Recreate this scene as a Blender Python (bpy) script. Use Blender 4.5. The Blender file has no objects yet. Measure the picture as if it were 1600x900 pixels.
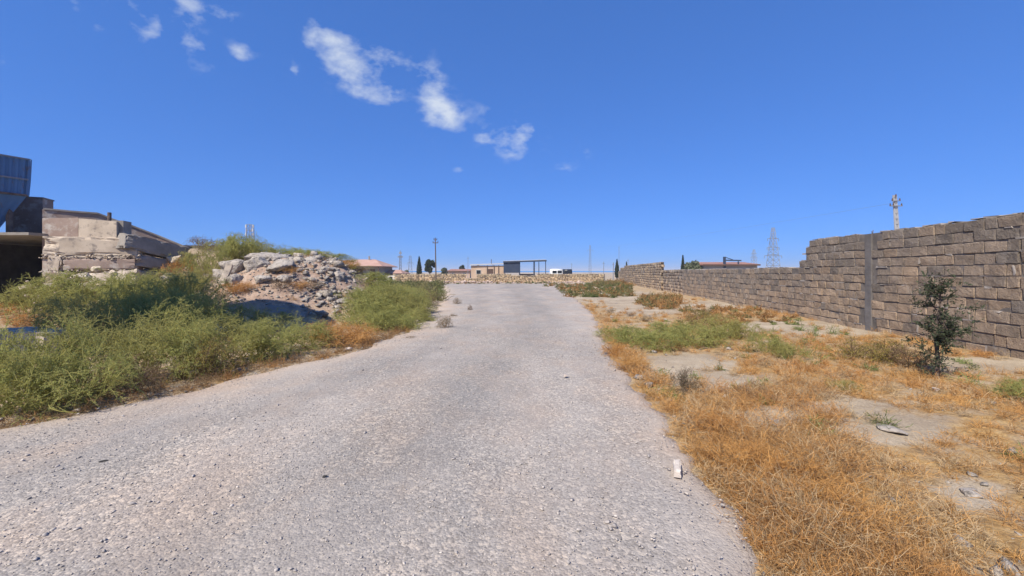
import bpy, bmesh, math, random
import numpy as np
from mathutils import Vector, Matrix, noise

# ------------------------------------------------------------------ camera, sky, sun, exposure
scene = bpy.context.scene
COL = scene.collection
F, CX, HY, CAMZ = 650.0, 800.0, 425.0, 1.55      # focal length, axis and horizon in photo pixels; eye height in metres
cam_d = bpy.data.cameras.new('camera')
cam_d.sensor_width = 36.0
cam_d.lens = 36.0 * F / 1600.0
cam_d.shift_y = -(450.0 - HY) / 1600.0
cam_d.clip_start, cam_d.clip_end = 0.05, 9000
cam = bpy.data.objects.new('camera', cam_d)
cam.location = (0, 0, CAMZ)
cam.rotation_euler = (math.radians(90), 0, 0)
COL.objects.link(cam)
scene.camera = cam

SUN_EL = math.radians(50)
TO_SUN = Vector((-0.6 * math.cos(SUN_EL), -0.8 * math.cos(SUN_EL), math.sin(SUN_EL)))
sun_d = bpy.data.lights.new('sun', 'SUN')
sun_d.energy, sun_d.angle, sun_d.color = 4.6, math.radians(0.55), (1.0, 0.925, 0.79)
sun = bpy.data.objects.new('sun', sun_d)
sun.rotation_euler = TO_SUN.to_track_quat('Z', 'Y').to_euler()
COL.objects.link(sun)

world = bpy.data.worlds.new('World')
scene.world = world
world.use_nodes = True
wn, wl = world.node_tree.nodes, world.node_tree.links
wn.clear()


def wnode(t, **kw):
    n = wn.new(t)
    for k, v in kw.items():
        setattr(n, k, v)
    return n


def wmath(op, a, b=None, c=None, clamp=False):
    n = wnode('ShaderNodeMath', operation=op, use_clamp=clamp)
    for i, v in enumerate((a, b, c)):
        if v is None:
            continue
        if isinstance(v, (int, float)):
            n.inputs[i].default_value = v
        else:
            wl.new(v, n.inputs[i])
    return n.outputs[0]


sky = wnode('ShaderNodeTexSky', sky_type='NISHITA', sun_disc=False)
sky.sun_elevation = SUN_EL
sky.sun_rotation = math.atan2(TO_SUN.x, TO_SUN.y)
sky.altitude, sky.air_density, sky.dust_density, sky.ozone_density = 0, 0.75, 0.4, 4.0
tint = wnode('ShaderNodeMix', data_type='RGBA', blend_type='MULTIPLY')
tint.inputs[0].default_value = 1.0
wl.new(sky.outputs[0], tint.inputs[6])
tint.inputs[7].default_value = (0.86, 0.93, 1.22, 1)
# clouds: fractal noise on the sky direction, thickened where the cloud banks stand
tc = wnode('ShaderNodeTexCoord')
sep = wnode('ShaderNodeSeparateXYZ')
wl.new(tc.outputs['Generated'], sep.inputs[0])
yc = wmath('MAXIMUM', sep.outputs[1], 0.02)
ta, tb = wmath('DIVIDE', sep.outputs[0], yc), wmath('DIVIDE', sep.outputs[2], yc)
cn = wnode('ShaderNodeTexNoise')
cn.inputs['Scale'].default_value, cn.inputs['Detail'].default_value = 19.0, 10.0
cn.inputs['Roughness'].default_value = 0.58
cmap = wnode('ShaderNodeMapping')
cmap.inputs['Rotation'].default_value = (0, math.radians(-28), 0)
cmap.inputs['Scale'].default_value = (0.75, 1, 1.25)
wl.new(tc.outputs['Generated'], cmap.inputs[0])
wl.new(cmap.outputs[0], cn.inputs['Vector'])
BANKS = [(500, 62, 40, 22, 35, 0.9), (560, 82, 66, 26, 12, 1.0), (575, 125, 46, 26, 22, 1.1), (545, 108, 52, 20, 35, 0.95), (596, 150, 22, 16, 30, 0.9),
         (676, 145, 20, 38, -8, .9), (694, 180, 30, 19, 8, 1.1), (770, 213, 40, 14, 8, .85), (815, 208, 28, 20, -25, .85), (800, 235, 36, 16, 10, .5),
         (660, 110, 40, 20, 35, .3), (770, 175, 40, 14, 10, .3),
         (296, 8, 30, 15, 30, .95), (310, 68, 32, 12, 22, .85), (376, 82, 20, 16, 20, .75), (350, 20, 22, 13, 30, .75), (243, 48, 16, 20, -30, .65),
         (275, 30, 40, 18, 20, .45), (460, 110, 9, 14, -20, .62), (716, 264, 18, 6, 5, .55), (118, 12, 10, 26, -25, .45), (8, 92, 22, 10, 10, .5), (912, 236, 10, 12, 0, .4), (215, 45, 40, 16, 30, .4), (330, 105, 60, 20, 25, .33), (200, 10, 50, 20, 30, .33), (150, 40, 30, 14, 40, .3), (880, 262, 20, 9, 10, .33), (500, 40, 20, 10, 40, .6)]
plane = wnode('ShaderNodeCombineXYZ')
wl.new(ta, plane.inputs[0])
wl.new(tb, plane.inputs[1])
total = 0.0
for (px, py, rx, ry, rot, st) in BANKS:
    mp = wnode('ShaderNodeMapping', vector_type='TEXTURE')
    mp.inputs['Location'].default_value = ((px - CX) / F, (HY - py) / F, 0)
    mp.inputs['Rotation'].default_value = (0, 0, math.radians(-rot))
    mp.inputs['Scale'].default_value = (rx / F, ry / F, 1)
    wl.new(plane.outputs[0], mp.inputs[0])
    dt = wnode('ShaderNodeVectorMath', operation='DOT_PRODUCT')
    wl.new(mp.outputs[0], dt.inputs[0])
    wl.new(mp.outputs[0], dt.inputs[1])
    total = wmath('MULTIPLY_ADD', wmath('POWER', 0.36, dt.outputs['Value']), st, total)
total = wmath('MINIMUM', total, 1.1)
dens = wmath('ADD', wmath('MULTIPLY', total, 0.55), wmath('MULTIPLY', wmath('SUBTRACT', cn.outputs[0], 0.5), 2.5))
dens = wmath('MULTIPLY', wmath('SUBTRACT', dens, 0.20), 1.15, clamp=True)
dens = wmath('MULTIPLY', wmath('MULTIPLY', dens, wmath('MULTIPLY', total, 2.2, clamp=True)), 0.88)
cl = wnode('ShaderNodeMix', data_type='RGBA')
wl.new(dens, cl.inputs[0])
gam = wnode('ShaderNodeGamma')
gam.inputs[1].default_value = 0.5
wl.new(tint.outputs[2], gam.inputs[0])
tint2 = wnode('ShaderNodeMix', data_type='RGBA', blend_type='MULTIPLY')
tint2.inputs[0].default_value = 1.0
wl.new(gam.outputs[0], tint2.inputs[6])
tint2.inputs[7].default_value = (0.465, 1.01, 1.95, 1)
wl.new(tint2.outputs[2], cl.inputs[6])
cl.inputs[7].default_value = (4.1, 4.5, 5.1, 1)
bg = wnode('ShaderNodeBackground')
bg.inputs[1].default_value = 0.116
wl.new(cl.outputs[2], bg.inputs[0])
wo = wnode('ShaderNodeOutputWorld')
wl.new(bg.outputs[0], wo.inputs[0])

scene.view_settings.view_transform = 'Standard'
scene.view_settings.look = 'None'
scene.view_settings.gamma = 1.0
scene.view_settings.exposure = 0.58
scene.view_settings.use_curve_mapping = False
scene.cycles.max_bounces, scene.cycles.diffuse_bounces, scene.cycles.transmission_bounces, scene.cycles.glossy_bounces = 5, 3, 3, 2

# ------------------------------------------------------------------ helpers
R = np.random.default_rng(11)
random.seed(5)


def at(px, py, Y):
    """photo pixel at a known depth Y (metres along the view axis) -> world point"""
    return Vector(((px - CX) / F * Y, Y, CAMZ - (py - HY) / F * Y))


def wob(x, y, s=1.0, k=0.0):
    return (np.sin(x * 1.7 * s + 1.3 + k) * np.cos(y * 1.3 * s + .7 * k) + .5 * np.sin(x * 3.9 * s + y * 2.7 * s + 2.1 + k) + .35 * np.sin(y * 6.1 * s - x * 4.3 * s + k)) / 1.85


def bump(x, y, cx, cy, rx, ry, h, p=1.0):
    return h * np.exp(-((((x - cx) / rx) ** 2 + ((y - cy) / ry) ** 2) ** p))


EDGE_Y = np.array([0, 1.5, 2.1, 3.4, 5.2, 7.0, 8.8, 12, 15.5, 22, 29, 40, 56, 61])
EDGE_R = np.array([1.0, 1.12, 1.27, 1.47, 1.62, 1.76, 1.98, 2.45, 2.95, 3.5, 3.9, 4.8, 6, 6])
EDGE_LY = np.array([0, 2, 3.95, 5.45, 6.95, 8.3, 9.6, 12.5, 18, 28, 40, 56, 61])
EDGE_L = np.array([-6.6, -5.8, -4.95, -4.2, -3.45, -3.0, -2.75, -2.75, -3.1, -4.4, -6.4, -10, -11])


def edge_r(y):
    return np.interp(y, EDGE_Y, EDGE_R) + .05 * np.sin(y * 3.1) + .04 * np.sin(y * 7.3 + 1) + .035 * np.sin(y * 17.1) + .02 * np.sin(y * 31 + 2)


def edge_l(y):
    return np.interp(y, EDGE_LY, EDGE_L) + .10 * np.sin(y * 2.3 + 2) + .05 * np.sin(y * 6.1)


def height(x, y):
    x, y = np.asarray(x, float), np.asarray(y, float)
    m1 = bump(x, y, -8.3, 16.4, 3.1, 3.4, 2.15, 1.5)
    m2 = bump(x, y, -13.2, 19.0, 4.2, 4.2, 2.5, 2.0)
    m3 = bump(x, y, -12.8, 13.0, 6.0, 4.2, 0.5, 1.2)
    m4 = bump(x, y, -8.0, 19.5, 2.6, 3.5, .8, 1.3)
    z = np.maximum.reduce([m1, m2, m4]) + m3 * (1 - np.minimum(1, np.maximum(m1, m2) / 2.2))
    z = z + np.minimum(1, np.maximum(m1, m2)) * .10 * wob(x, y, 1.4)
    z = z + .035 * wob(x, y, .55, 3) + .015 * wob(x, y, 2.1, 1)
    # keep the strip under the road low, the verge just below the road edge
    inr = (x > edge_l(y) - .1) & (x < edge_r(y) + .05) & (y < 54.8)
    z = np.where(inr, np.minimum(z, -0.03), z)  # the road sheet lies above this
    dr = np.clip((x - edge_r(y)) / 1.2, 0, 1)
    z = np.where((x >= edge_r(y) + .05) & (x < 30) & (y < 62), z * dr - .012 * (1 - dr) + .06 * np.clip((x - edge_r(y) - 2) / 4, 0, 1), z)
    z = z + bump(x, y, 2.7, 4.4, .7, .5, .07) + bump(x, y, 5.0, 4.2, .5, .4, .08)
    return z


def hz(x, y):
    return float(height(x, y))


def ground_at(px, py):
    """photo pixel -> point where its ray meets the terrain"""
    Y = 1.5
    while Y < 90:
        p = at(px, py, Y)
        if p.z <= hz(p.x, p.y):
            return p
        Y += 0.05
    return at(px, py, 60)


def link(o, parent=None):
    COL.objects.link(o)
    if parent is not None:
        o.parent = parent
    return o


def raw_mesh(name, V, Fc, mat=None, smooth=False, cols=None):
    """V (n,3); Fc (m,k) constant-size faces, or a list of such arrays"""
    me = bpy.data.meshes.new(name)
    V = np.asarray(V, np.float32)
    if not isinstance(Fc, list):
        Fc = [Fc]
    Fc = [np.asarray(f, np.int32) for f in Fc if len(f)]
    me.vertices.add(len(V))
    me.vertices.foreach_set('co', V.ravel())
    loops = np.concatenate([f.ravel() for f in Fc])
    sizes = np.concatenate([np.full(len(f), f.shape[1], np.int32) for f in Fc])
    me.loops.add(len(loops))
    me.loops.foreach_set('vertex_index', loops)
    me.polygons.add(len(sizes))
    me.polygons.foreach_set('loop_start', np.concatenate([[0], np.cumsum(sizes)[:-1]]).astype(np.int32))
    me.polygons.foreach_set('loop_total', sizes)
    if smooth:
        me.polygons.foreach_set('use_smooth', np.ones(len(sizes), bool))
    if cols is not None:
        a = me.attributes.new('Col', 'FLOAT_COLOR', 'POINT')
        c = np.ones((len(V), 4), np.float32)
        c[:, :3] = cols
        a.data.foreach_set('color', c.ravel())
    me.update(calc_edges=True)
    me.validate()
    if mat:
        me.materials.append(mat)
    return me


def from_bm(name, bm, mat=None, smooth=False):
    me = bpy.data.meshes.new(name)
    bm.normal_update()
    bm.to_mesh(me)
    bm.free()
    if smooth:
        me.polygons.foreach_set('use_smooth', np.ones(len(me.polygons), bool))
    if mat:
        me.materials.append(mat)
    return me


def obj(name, me, parent=None, loc=None, rot=None, scale=None):
    o = bpy.data.objects.new(name, me)
    if loc is not None:
        o.location = loc
    if rot is not None:
        o.rotation_euler = rot
    if scale is not None:
        o.scale = scale if hasattr(scale, '__len__') else (scale,) * 3
    return link(o, parent)


def tag(o, label, cat, group=None, kind=None):
    if label:
        o['label'] = label
    if cat:
        o['category'] = cat
    if group:
        o['group'] = group
    if kind:
        o['kind'] = kind
    return o


def thing(name, label, cat, loc=(0, 0, 0), rz=0.0, group=None):
    o = bpy.data.objects.new(name, None)
    o.location = loc
    o.rotation_euler = (0, 0, rz)
    o.empty_display_size = .2
    link(o)
    return tag(o, label, cat, group)


def add_box(bm, c, s, rz=0.0, M=None):
    """box centred at c with full sizes s"""
    m = Matrix.Translation(c) @ Matrix.Rotation(rz, 4, 'Z') @ Matrix.Diagonal((*s, 1))
    if M is not None:
        m = M @ m
    return bmesh.ops.create_cube(bm, size=1, matrix=m)['verts']


def add_bar(bm, a, b, w, d=None):
    """square bar from a to b"""
    a, b = Vector(a), Vector(b)
    v = b - a
    m = Matrix.Translation((a + b) / 2) @ v.to_track_quat('Z', 'Y').to_matrix().to_4x4() @ Matrix.Diagonal((w, d or w, v.length, 1))
    bmesh.ops.create_cube(bm, size=1, matrix=m)


def add_tube(bm, a, b, r1, r2=None, seg=10):
    a, b = Vector(a), Vector(b)
    v = b - a
    m = Matrix.Translation((a + b) / 2) @ v.to_track_quat('Z', 'Y').to_matrix().to_4x4()
    bmesh.ops.create_cone(bm, cap_ends=True, segments=seg, radius1=r1, radius2=r1 if r2 is None else r2, depth=v.length, matrix=m)


def part(name, parent, mat, build, smooth=False, loc=None, rot=None):
    bm = bmesh.new()
    build(bm)
    return obj(name, from_bm(name, bm, mat, smooth), parent, loc, rot)


# ------------------------------------------------------------------ materials
def srgb(r, g, b):
    f = lambda c: (c / 255) / 12.92 if c / 255 <= .04045 else ((c / 255 + .055) / 1.055) ** 2.4
    return (f(r), f(g), f(b), 1)


class MT:
    """small helper to write node materials"""

    def __init__(self, name):
        self.m = bpy.data.materials.new(name)
        self.m.use_nodes = True
        self.n, self.l = self.m.node_tree.nodes, self.m.node_tree.links
        self.b = self.n['Principled BSDF']
        self.b.inputs['Specular IOR Level'].default_value = 0.25
        self.geo = self.n.new('ShaderNodeNewGeometry')
        self.pos = self.geo.outputs['Position']

    def noise(self, scale, detail=6, rough=.55, vec=None, stretch=None, dist=0):
        t = self.n.new('ShaderNodeTexNoise')
        t.inputs['Scale'].default_value, t.inputs['Detail'].default_value, t.inputs['Roughness'].default_value = scale, detail, rough
        t.inputs['Distortion'].default_value = dist
        v = vec or self.pos
        if stretch:
            mp = self.n.new('ShaderNodeMapping')
            mp.inputs['Scale'].default_value = stretch
            self.l.new(v, mp.inputs[0])
            v = mp.outputs[0]
        self.l.new(v, t.inputs['Vector'])
        return t.outputs[0]

    def voro(self, scale, feature='F1', out='Distance', rand=1.0):
        t = self.n.new('ShaderNodeTexVoronoi')
        t.feature = feature
        t.inputs['Scale'].default_value = scale
        t.inputs['Randomness'].default_value = rand
        self.l.new(self.pos, t.inputs['Vector'])
        return t.outputs[out]

    def ramp(self, fac, stops):
        r = self.n.new('ShaderNodeValToRGB')
        e = r.color_ramp.elements
        while len(e) < len(stops):
            e.new(0.5)
        for i, (p, c) in enumerate(stops):
            e[i].position = p
            e[i].color = c if hasattr(c, '__len__') else (c, c, c, 1)
        self.l.new(fac, r.inputs[0])
        return r.outputs[0]

    def mix(self, fac, a, b, mode='MIX'):
        m = self.n.new('ShaderNodeMix')
        m.data_type, m.blend_type = 'RGBA', mode
        for i, v in ((0, fac), (6, a), (7, b)):
            if isinstance(v, (int, float)):
                m.inputs[i].default_value = v
            elif hasattr(v, '__len__'):
                m.inputs[i].default_value = v
            else:
                self.l.new(v, m.inputs[i])
        return m.outputs[2]

    def math(self, op, a, b=0.0, clamp=False):
        m = self.n.new('ShaderNodeMath')
        m.operation, m.use_clamp = op, clamp
        for i, v in enumerate((a, b)):
            if isinstance(v, (int, float)):
                m.inputs[i].default_value = v
            else:
                self.l.new(v, m.inputs[i])
        return m.outputs[0]

    def attr(self, name, out='Color'):
        a = self.n.new('ShaderNodeAttribute')
        a.attribute_name = name
        return a.outputs[out]

    def obj(self, out):
        a = self.n.new('ShaderNodeObjectInfo')
        return a.outputs[out]

    def color(self, c):
        if hasattr(c, '__len__'):
            self.b.inputs['Base Color'].default_value = c
        else:
            self.l.new(c, self.b.inputs['Base Color'])
        return self

    def rough(self, v):
        if isinstance(v, (int, float)):
            self.b.inputs['Roughness'].default_value = v
        else:
            self.l.new(v, self.b.inputs['Roughness'])
        return self

    def bump(self, h, strength=.5, dist=.01):
        b = self.n.new('ShaderNodeBump')
        b.inputs['Strength'].default_value, b.inputs['Distance'].default_value = strength, dist
        self.l.new(h, b.inputs['Height'])
        self.l.new(b.outputs[0], self.b.inputs['Normal'])
        return self


def mat_mottled(name, c1, c2, scale=3.0, bump_scale=40, bump_d=.01, rough=.9, c3=None, bs=.6):
    m = MT(name)
    n1 = m.noise(scale, 8, .6)
    col = m.ramp(n1, [(.32, c1), (.68, c2)])
    if c3:
        col = m.mix(m.ramp(m.noise(scale * 2.7, 6, .65), [(.52, 0), (.66, 1)]), col, c3)
    m.color(col).rough(rough).bump(m.noise(bump_scale, 6, .65), bs, bump_d)
    return m.m


def mat_leaf(name, c1, c2, trans=.35, from_attr=False):
    m = MT(name)
    if from_attr:
        col = m.attr('Col')
    else:
        col = m.mix(m.obj('Random'), c1, c2)
        col = m.mix(m.ramp(m.noise(7, 4), [(.35, 0), (.65, 1)]), col, m.mix(.5, col, c2, 'MIX'))
    m.color(col).rough(.75)
    m.b.inputs['Specular IOR Level'].default_value = .12
    tr = m.n.new('ShaderNodeBsdfTranslucent')
    m.l.new(col, tr.inputs[0])
    mx = m.n.new('ShaderNodeMixShader')
    mx.inputs[0].default_value = trans
    m.l.new(m.b.outputs[0], mx.inputs[1])
    m.l.new(tr.outputs[0], mx.inputs[2])
    m.l.new(mx.outputs[0], m.n['Material Output'].inputs[0])
    return m.m


def flat(name, c, rough=.6, metal=0.0):
    m = MT(name)
    col = m.ramp(m.noise(2.3, 5), [(.3, tuple(v * .82 for v in c[:3]) + (1,)), (.7, c)])
    m.color(col).rough(rough)
    m.b.inputs['Metallic'].default_value = metal
    return m.m


# ground: pale soil, straw litter, rubble dust, weighted by what lies where
def ground_material():
    m = MT('bare_soil')
    z = m.n.new('ShaderNodeSeparateColor')
    m.l.new(m.attr('Col'), z.inputs[0])
    soil = m.ramp(m.noise(1.1, 9, .62), [(.3, (.28, .215, .15, 1)), (.55, (.41, .33, .235, 1)), (.75, (.50, .415, .315, 1))])
    straw = m.ramp(m.noise(9, 8, .7), [(.3, (.20, .115, .045, 1)), (.5, (.38, .235, .095, 1)), (.72, (.50, .35, .17, 1))])
    rub = m.ramp(m.noise(3.2, 9, .7), [(.32, (.25, .165, .12, 1)), (.55, (.40, .29, .22, 1)), (.8, (.52, .44, .37, 1))])
    f = m.math('MULTIPLY', m.math('SUBTRACT', m.math('ADD', z.outputs[0], m.math('MULTIPLY', m.math('SUBTRACT', m.noise(2.6, 8, .65), .5), 1.5)), .32), 2.6, True)
    c = m.mix(f, soil, straw)
    f2 = m.math('MULTIPLY', m.math('SUBTRACT', m.math('ADD', z.outputs[1], m.math('MULTIPLY', m.math('SUBTRACT', m.noise(2.0, 8, .65), .5), .8)), .4), 3.0, True)
    c = m.mix(f2, c, rub)
    grit = m.ramp(m.noise(55, 4, .7), [(.35, .72), (.65, 1.12)])
    c = m.mix(1.0, c, grit, 'MULTIPLY')
    m.color(c).rough(.95)
    h = m.math('ADD', m.math('MULTIPLY', m.noise(14, 8, .7), 1.0), m.math('MULTIPLY', m.noise(70, 5, .7), .35))
    m.bump(h, .8, .035)
    return m.m


def road_material():
    m = MT('gravel')
    v = m.voro(75, out='Color')
    s = m.n.new('ShaderNodeSeparateColor')
    m.l.new(v, s.inputs[0])
    stone = m.ramp(s.outputs[0], [(.0, (.15, .137, .130, 1)), (.35, (.26, .238, .226, 1)), (.7, (.335, .305, .29, 1)), (.93, (.40, .365, .34, 1)), (1, (.60, .54, .49, 1))])
    v2 = m.voro(38, out='Color')
    s2 = m.n.new('ShaderNodeSeparateColor')
    m.l.new(v2, s2.inputs[0])
    stone = m.mix(m.ramp(s2.outputs[1], [(.82, 0), (.90, .8)]), stone, (.55, .48, .42, 1))
    dust = m.ramp(m.noise(1.3, 8, .65), [(.3, (.255, .226, .214, 1)), (.7, (.385, .345, .325, 1))])
    dustf = m.ramp(m.noise(.55, 7, .6, stretch=(1.6, .6, 1)), [(.35, .18), (.68, .78)])
    c = m.mix(dustf, stone, dust)
    marg = m.n.new('ShaderNodeSeparateColor')
    m.l.new(m.attr('Col'), marg.inputs[0])
    mf = m.math('MULTIPLY', m.math('SUBTRACT', m.math('ADD', marg.outputs[0], m.math('MULTIPLY', m.math('SUBTRACT', m.noise(1.8, 8, .65), .5), .9)), .22), 1.6, True)
    c = m.mix(m.math('MULTIPLY', mf, .85), c, m.ramp(m.noise(22, 6, .7), [(.3, (.33, .268, .228, 1)), (.7, (.46, .385, .335, 1))]))
    tone = m.ramp(m.noise(.42, 6, .6, stretch=(1.4, .5, 1)), [(.32, (.84, .85, .83, 1)), (.68, (1.15, 1.12, 1.04, 1))])
    c = m.mix(1.0, c, tone, 'MULTIPLY')
    sandy = m.ramp(m.noise(.9, 7, .65, stretch=(1.2, .7, 1)), [(.46, 0), (.64, .55)])
    c = m.mix(sandy, c, m.mix(1.0, c, (1.14, 1.0, .88, 1), 'MULTIPLY'))
    trk = m.math('MULTIPLY', m.math('SUBTRACT', m.math('ADD', marg.outputs[1], m.math('MULTIPLY', m.math('SUBTRACT', m.noise(1.1, 7, .65, stretch=(1.6, .5, 1)), .5), 1.6)), .35), 1.2, True)
    c = m.mix(m.math('MULTIPLY', trk, .75), c, m.mix(1.0, c, (.70, .725, .75, 1), 'MULTIPLY'))
    m.color(c).rough(.93)
    d1 = m.math('SUBTRACT', 1.0, m.voro(75))
    d2 = m.math('SUBTRACT', 1.0, m.voro(38))
    h = m.math('ADD', m.math('MULTIPLY', d1, .6), m.math('ADD', m.math('MULTIPLY', d2, .5), m.noise(20, 6, .7)))
    m.bump(h, .62, .012)
    return m.m


def block_material(name, attr):
    m = MT(name)
    base = m.attr('Col') if attr else m.obj('Color')
    n = m.noise(5.5, 8, .65)
    c = m.mix(1.0, base, m.ramp(n, [(.28, .72), (.7, 1.2)]), 'MULTIPLY')
    c = m.mix(m.ramp(m.noise(2.1, 8, .7), [(.52, 0), (.70, .6)]), c, (.085, .078, .075, 1))
    c = m.mix(m.ramp(m.noise(3.6, 9, .75, dist=.6), [(.56, 0), (.66, .7)]), c, (.30, .265, .23, 1))
    c = m.mix(m.ramp(m.noise(26, 5, .7), [(.58, 0), (.75, .5)]), c, (.36, .31, .26, 1))
    m.color(c).rough(.95)
    m.bump(m.math('ADD', m.noise(34, 7, .72), m.math('MULTIPLY', m.noise(11, 5, .6), 1.2)), 1.0, .04)
    return m.m


M_GROUND, M_ROAD = ground_material(), road_material()
M_BLOCK, M_BLOCK_A = block_material('limestone_block', False), block_material('limestone_block_far', True)
M_MORTAR = mat_mottled('mortar', (.10, .088, .078, 1), (.22, .19, .165, 1), 4, 45, .015)
M_MORTAR_PALE = mat_mottled('pale_mortar', (.25, .22, .195, 1), (.40, .355, .31, 1), 8, 60, .012)
M_CONC = mat_mottled('concrete', (.39, .32, .25, 1), (.58, .49, .39, 1), 1.6, 30, .014, c3=(.23, .195, .17, 1))
M_CONC_GREY = mat_mottled('grey_concrete', (.19, .17, .15, 1), (.31, .28, .25, 1), 2.2, 30, .012)
M_CONC_PINK = mat_mottled('stained_concrete', (.20, .14, .115, 1), (.36, .28, .235, 1), .9, 30, .012, c3=(.42, .38, .34, 1))
M_ROCK = mat_mottled('rubble_stone', (.29, .255, .22, 1), (.50, .44, .38, 1), 4.5, 24, .05, c3=(.15, .13, .11, 1), bs=1.0)
M_ROCK_PALE = mat_mottled('pale_stone', (.34, .28, .24, 1), (.54, .47, .41, 1), 9, 60, .008)
M_BLUE = None


def metal_blue():
    m = MT('blue_painted_steel')
    c = m.ramp(m.noise(1.7, 8, .6, stretch=(1, 1, .35)), [(.3, (.06, .135, .27, 1)), (.7, (.10, .215, .40, 1))])
    c = m.mix(m.ramp(m.noise(4.5, 8, .7, stretch=(1, 1, .3)), [(.56, 0), (.66, .85)]), c, (.13, .105, .10, 1))
    m.color(c).rough(.55)
    m.bump(m.noise(12, 5), .25, .01)
    return m.m


M_BLUE = metal_blue()
M_RUST = mat_mottled('rusty_steel', (.07, .05, .045, 1), (.20, .15, .12, 1), 5, 40, .004, .7)
M_STEEL = flat('weathered_steel', (.24, .26, .30, 1), .6, .2)
M_SLATE = flat('slate_blue_sheet', (.035, .05, .085, 1), .6)
M_BARK = mat_mottled('bark', (.07, .05, .04, 1), (.16, .125, .10, 1), 14, 60, .008)
M_LEAF_G = mat_leaf('green_leaf', (.28, .325, .10, 1), (.42, .41, .14, 1), .48)
M_LEAF_O = mat_leaf('olive_leaf', (.30, .295, .095, 1), (.41, .37, .13, 1), .48)
M_LEAF_GREY = mat_leaf('grey_green_leaf', (.13, .15, .085, 1), (.18, .185, .11, 1))
M_LEAF_Y = mat_leaf('yellow_green_leaf', (.22, .20, .05, 1), (.30, .24, .06, 1))
M_LEAF_DRY = mat_leaf('dry_orange_leaf', (.46, .225, .075, 1), (.52, .29, .10, 1))
M_LEAF_BROWN = mat_leaf('brown_twig_leaf', (.20, .135, .08, 1), (.25, .17, .105, 1))
M_LEAF_DUSK = mat_leaf('dusky_leaf', (.075, .08, .055, 1), (.10, .10, .07, 1), .2)
M_LEAF_DARK = mat_leaf('dark_evergreen_leaf', (.030, .045, .022, 1), (.05, .062, .03, 1), .2)
M_STUFF = mat_leaf('dry_stem', None, None, .3, True)

# ------------------------------------------------------------------ ground and road
def axis(fine_a, fine_b, step, far_a, far_b, k=1.22):
    mid = np.arange(fine_a, fine_b + step / 2, step)
    lo, hi = [], []
    d, p = step, fine_a
    while p > far_a:
        d *= k
        p -= d
        lo.append(p)
    d, p = step, fine_b
    while p < far_b:
        d *= k
        p += d
        hi.append(p)
    return np.concatenate([lo[::-1], mid, hi])


gx, gy = axis(-22, 16, .14, -4000, 4000), axis(1.0, 30, .14, -3000, 6000)
GX, GY = np.meshgrid(gx, gy)
GZ = height(GX, GY)
far = np.clip((np.hypot(GX, GY) - 70) / 60, 0, 1)
GZ = GZ * (1 - far) - .04 * far
nx, ny = len(gx), len(gy)
ii = (np.arange(ny - 1)[:, None] * nx + np.arange(nx - 1)[None, :]).ravel()
quads = np.stack([ii, ii + 1, ii + nx + 1, ii + nx], 1)


def px_of(x, y, z=0.0):
    yy = np.maximum(y, .3)
    return CX + x / yy * F, HY + (CAMZ - z) / yy * F


def ell(px, py, cx, cy, rx, ry):
    return np.clip(1.35 - np.hypot((px - cx) / rx, (py - cy) / ry), 0, .6) / .6


# patches of ground that lie bare on the right verge, found from the photograph and laid down as places on the ground
BARE = [(1010, 478, 60, 14), (1075, 575, 60, 22), (1390, 672, 80, 22), (1300, 517, 80, 12), (1120, 480, 40, 8), (1215, 658, 50, 14), (1320, 640, 60, 12), (1150, 600, 60, 12),
        (960, 465, 60, 8), (1520, 765, 45, 18), (1545, 575, 90, 10), (1220, 512, 60, 8)]


def bare(x, y):
    px, py = px_of(x, y)
    r = np.zeros_like(px)
    for b in BARE:
        r = np.maximum(r, ell(px, py, *b))
    return r


straw = np.where((GX > edge_r(GY)) & (GX < 13 + GY * .1), .62, .18)
straw = np.where(GX > edge_r(GY), straw * (1 - .95 * bare(GX, GY)), straw)
straw = np.where((GX < edge_l(GY)) & (GX > -20) & (GY < 14), .45, straw)
straw = straw * np.clip(1.25 - GY / 70, .35, 1)
rub = np.clip(bump(GX, GY, -8.0, 15.5, 3.4, 3.4, 1.6, 1.5), 0, 1) * .9 + np.clip(bump(GX, GY, -13, 17, 4, 4, 1, 1.5), 0, 1) * .5
cols = np.stack([straw, np.clip(rub, 0, 1), np.zeros_like(rub)], -1).reshape(-1, 3)
ground = obj('ground', raw_mesh('ground', np.stack([GX, GY, GZ], -1).reshape(-1, 3), quads, M_GROUND, True, cols))
tag(ground, 'dry pale soil with straw litter around the gravel track', 'ground', kind='structure')

ys = np.concatenate([np.arange(-4, 14, .12), np.arange(14, 54.5, .4)])
ss = np.linspace(0, 1, 61)
RV, RC = [], []
for y in ys:
    a, b = float(edge_l(max(y, 0))), float(edge_r(max(y, 0)))
    x = a + (b - a) * ss
    z = .012 + .018 * np.minimum(1, np.minimum(x - a, b - x) / .3) + .012 * wob(x, y, .8, 5) * np.sin(ss * math.pi) + .018 * np.sin(ss * math.pi) + .006 * wob(x, y, 3.0, 2)
    x = np.concatenate([[a - .06], x, [b + .05]])
    ss_ = np.concatenate([[0], ss, [1]])
    z = np.concatenate([[-.07], z, [-.09]])
    RV.append(np.stack([x, np.full_like(x, y), z], -1))
    RC.append(np.stack([np.clip(np.exp(-(x - a) / .75) + .9 * np.exp(-(b - x) / .28), 0, 1), np.exp(-((ss_ - .62) / .17) ** 2) + .7 * np.exp(-((ss_ - .28) / .10) ** 2), ss_ * 0], -1))
RV = np.array(RV)
n1 = RV.shape[1]
ii = (np.arange(len(ys) - 1)[:, None] * n1 + np.arange(n1 - 1)[None, :]).ravel()
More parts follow.
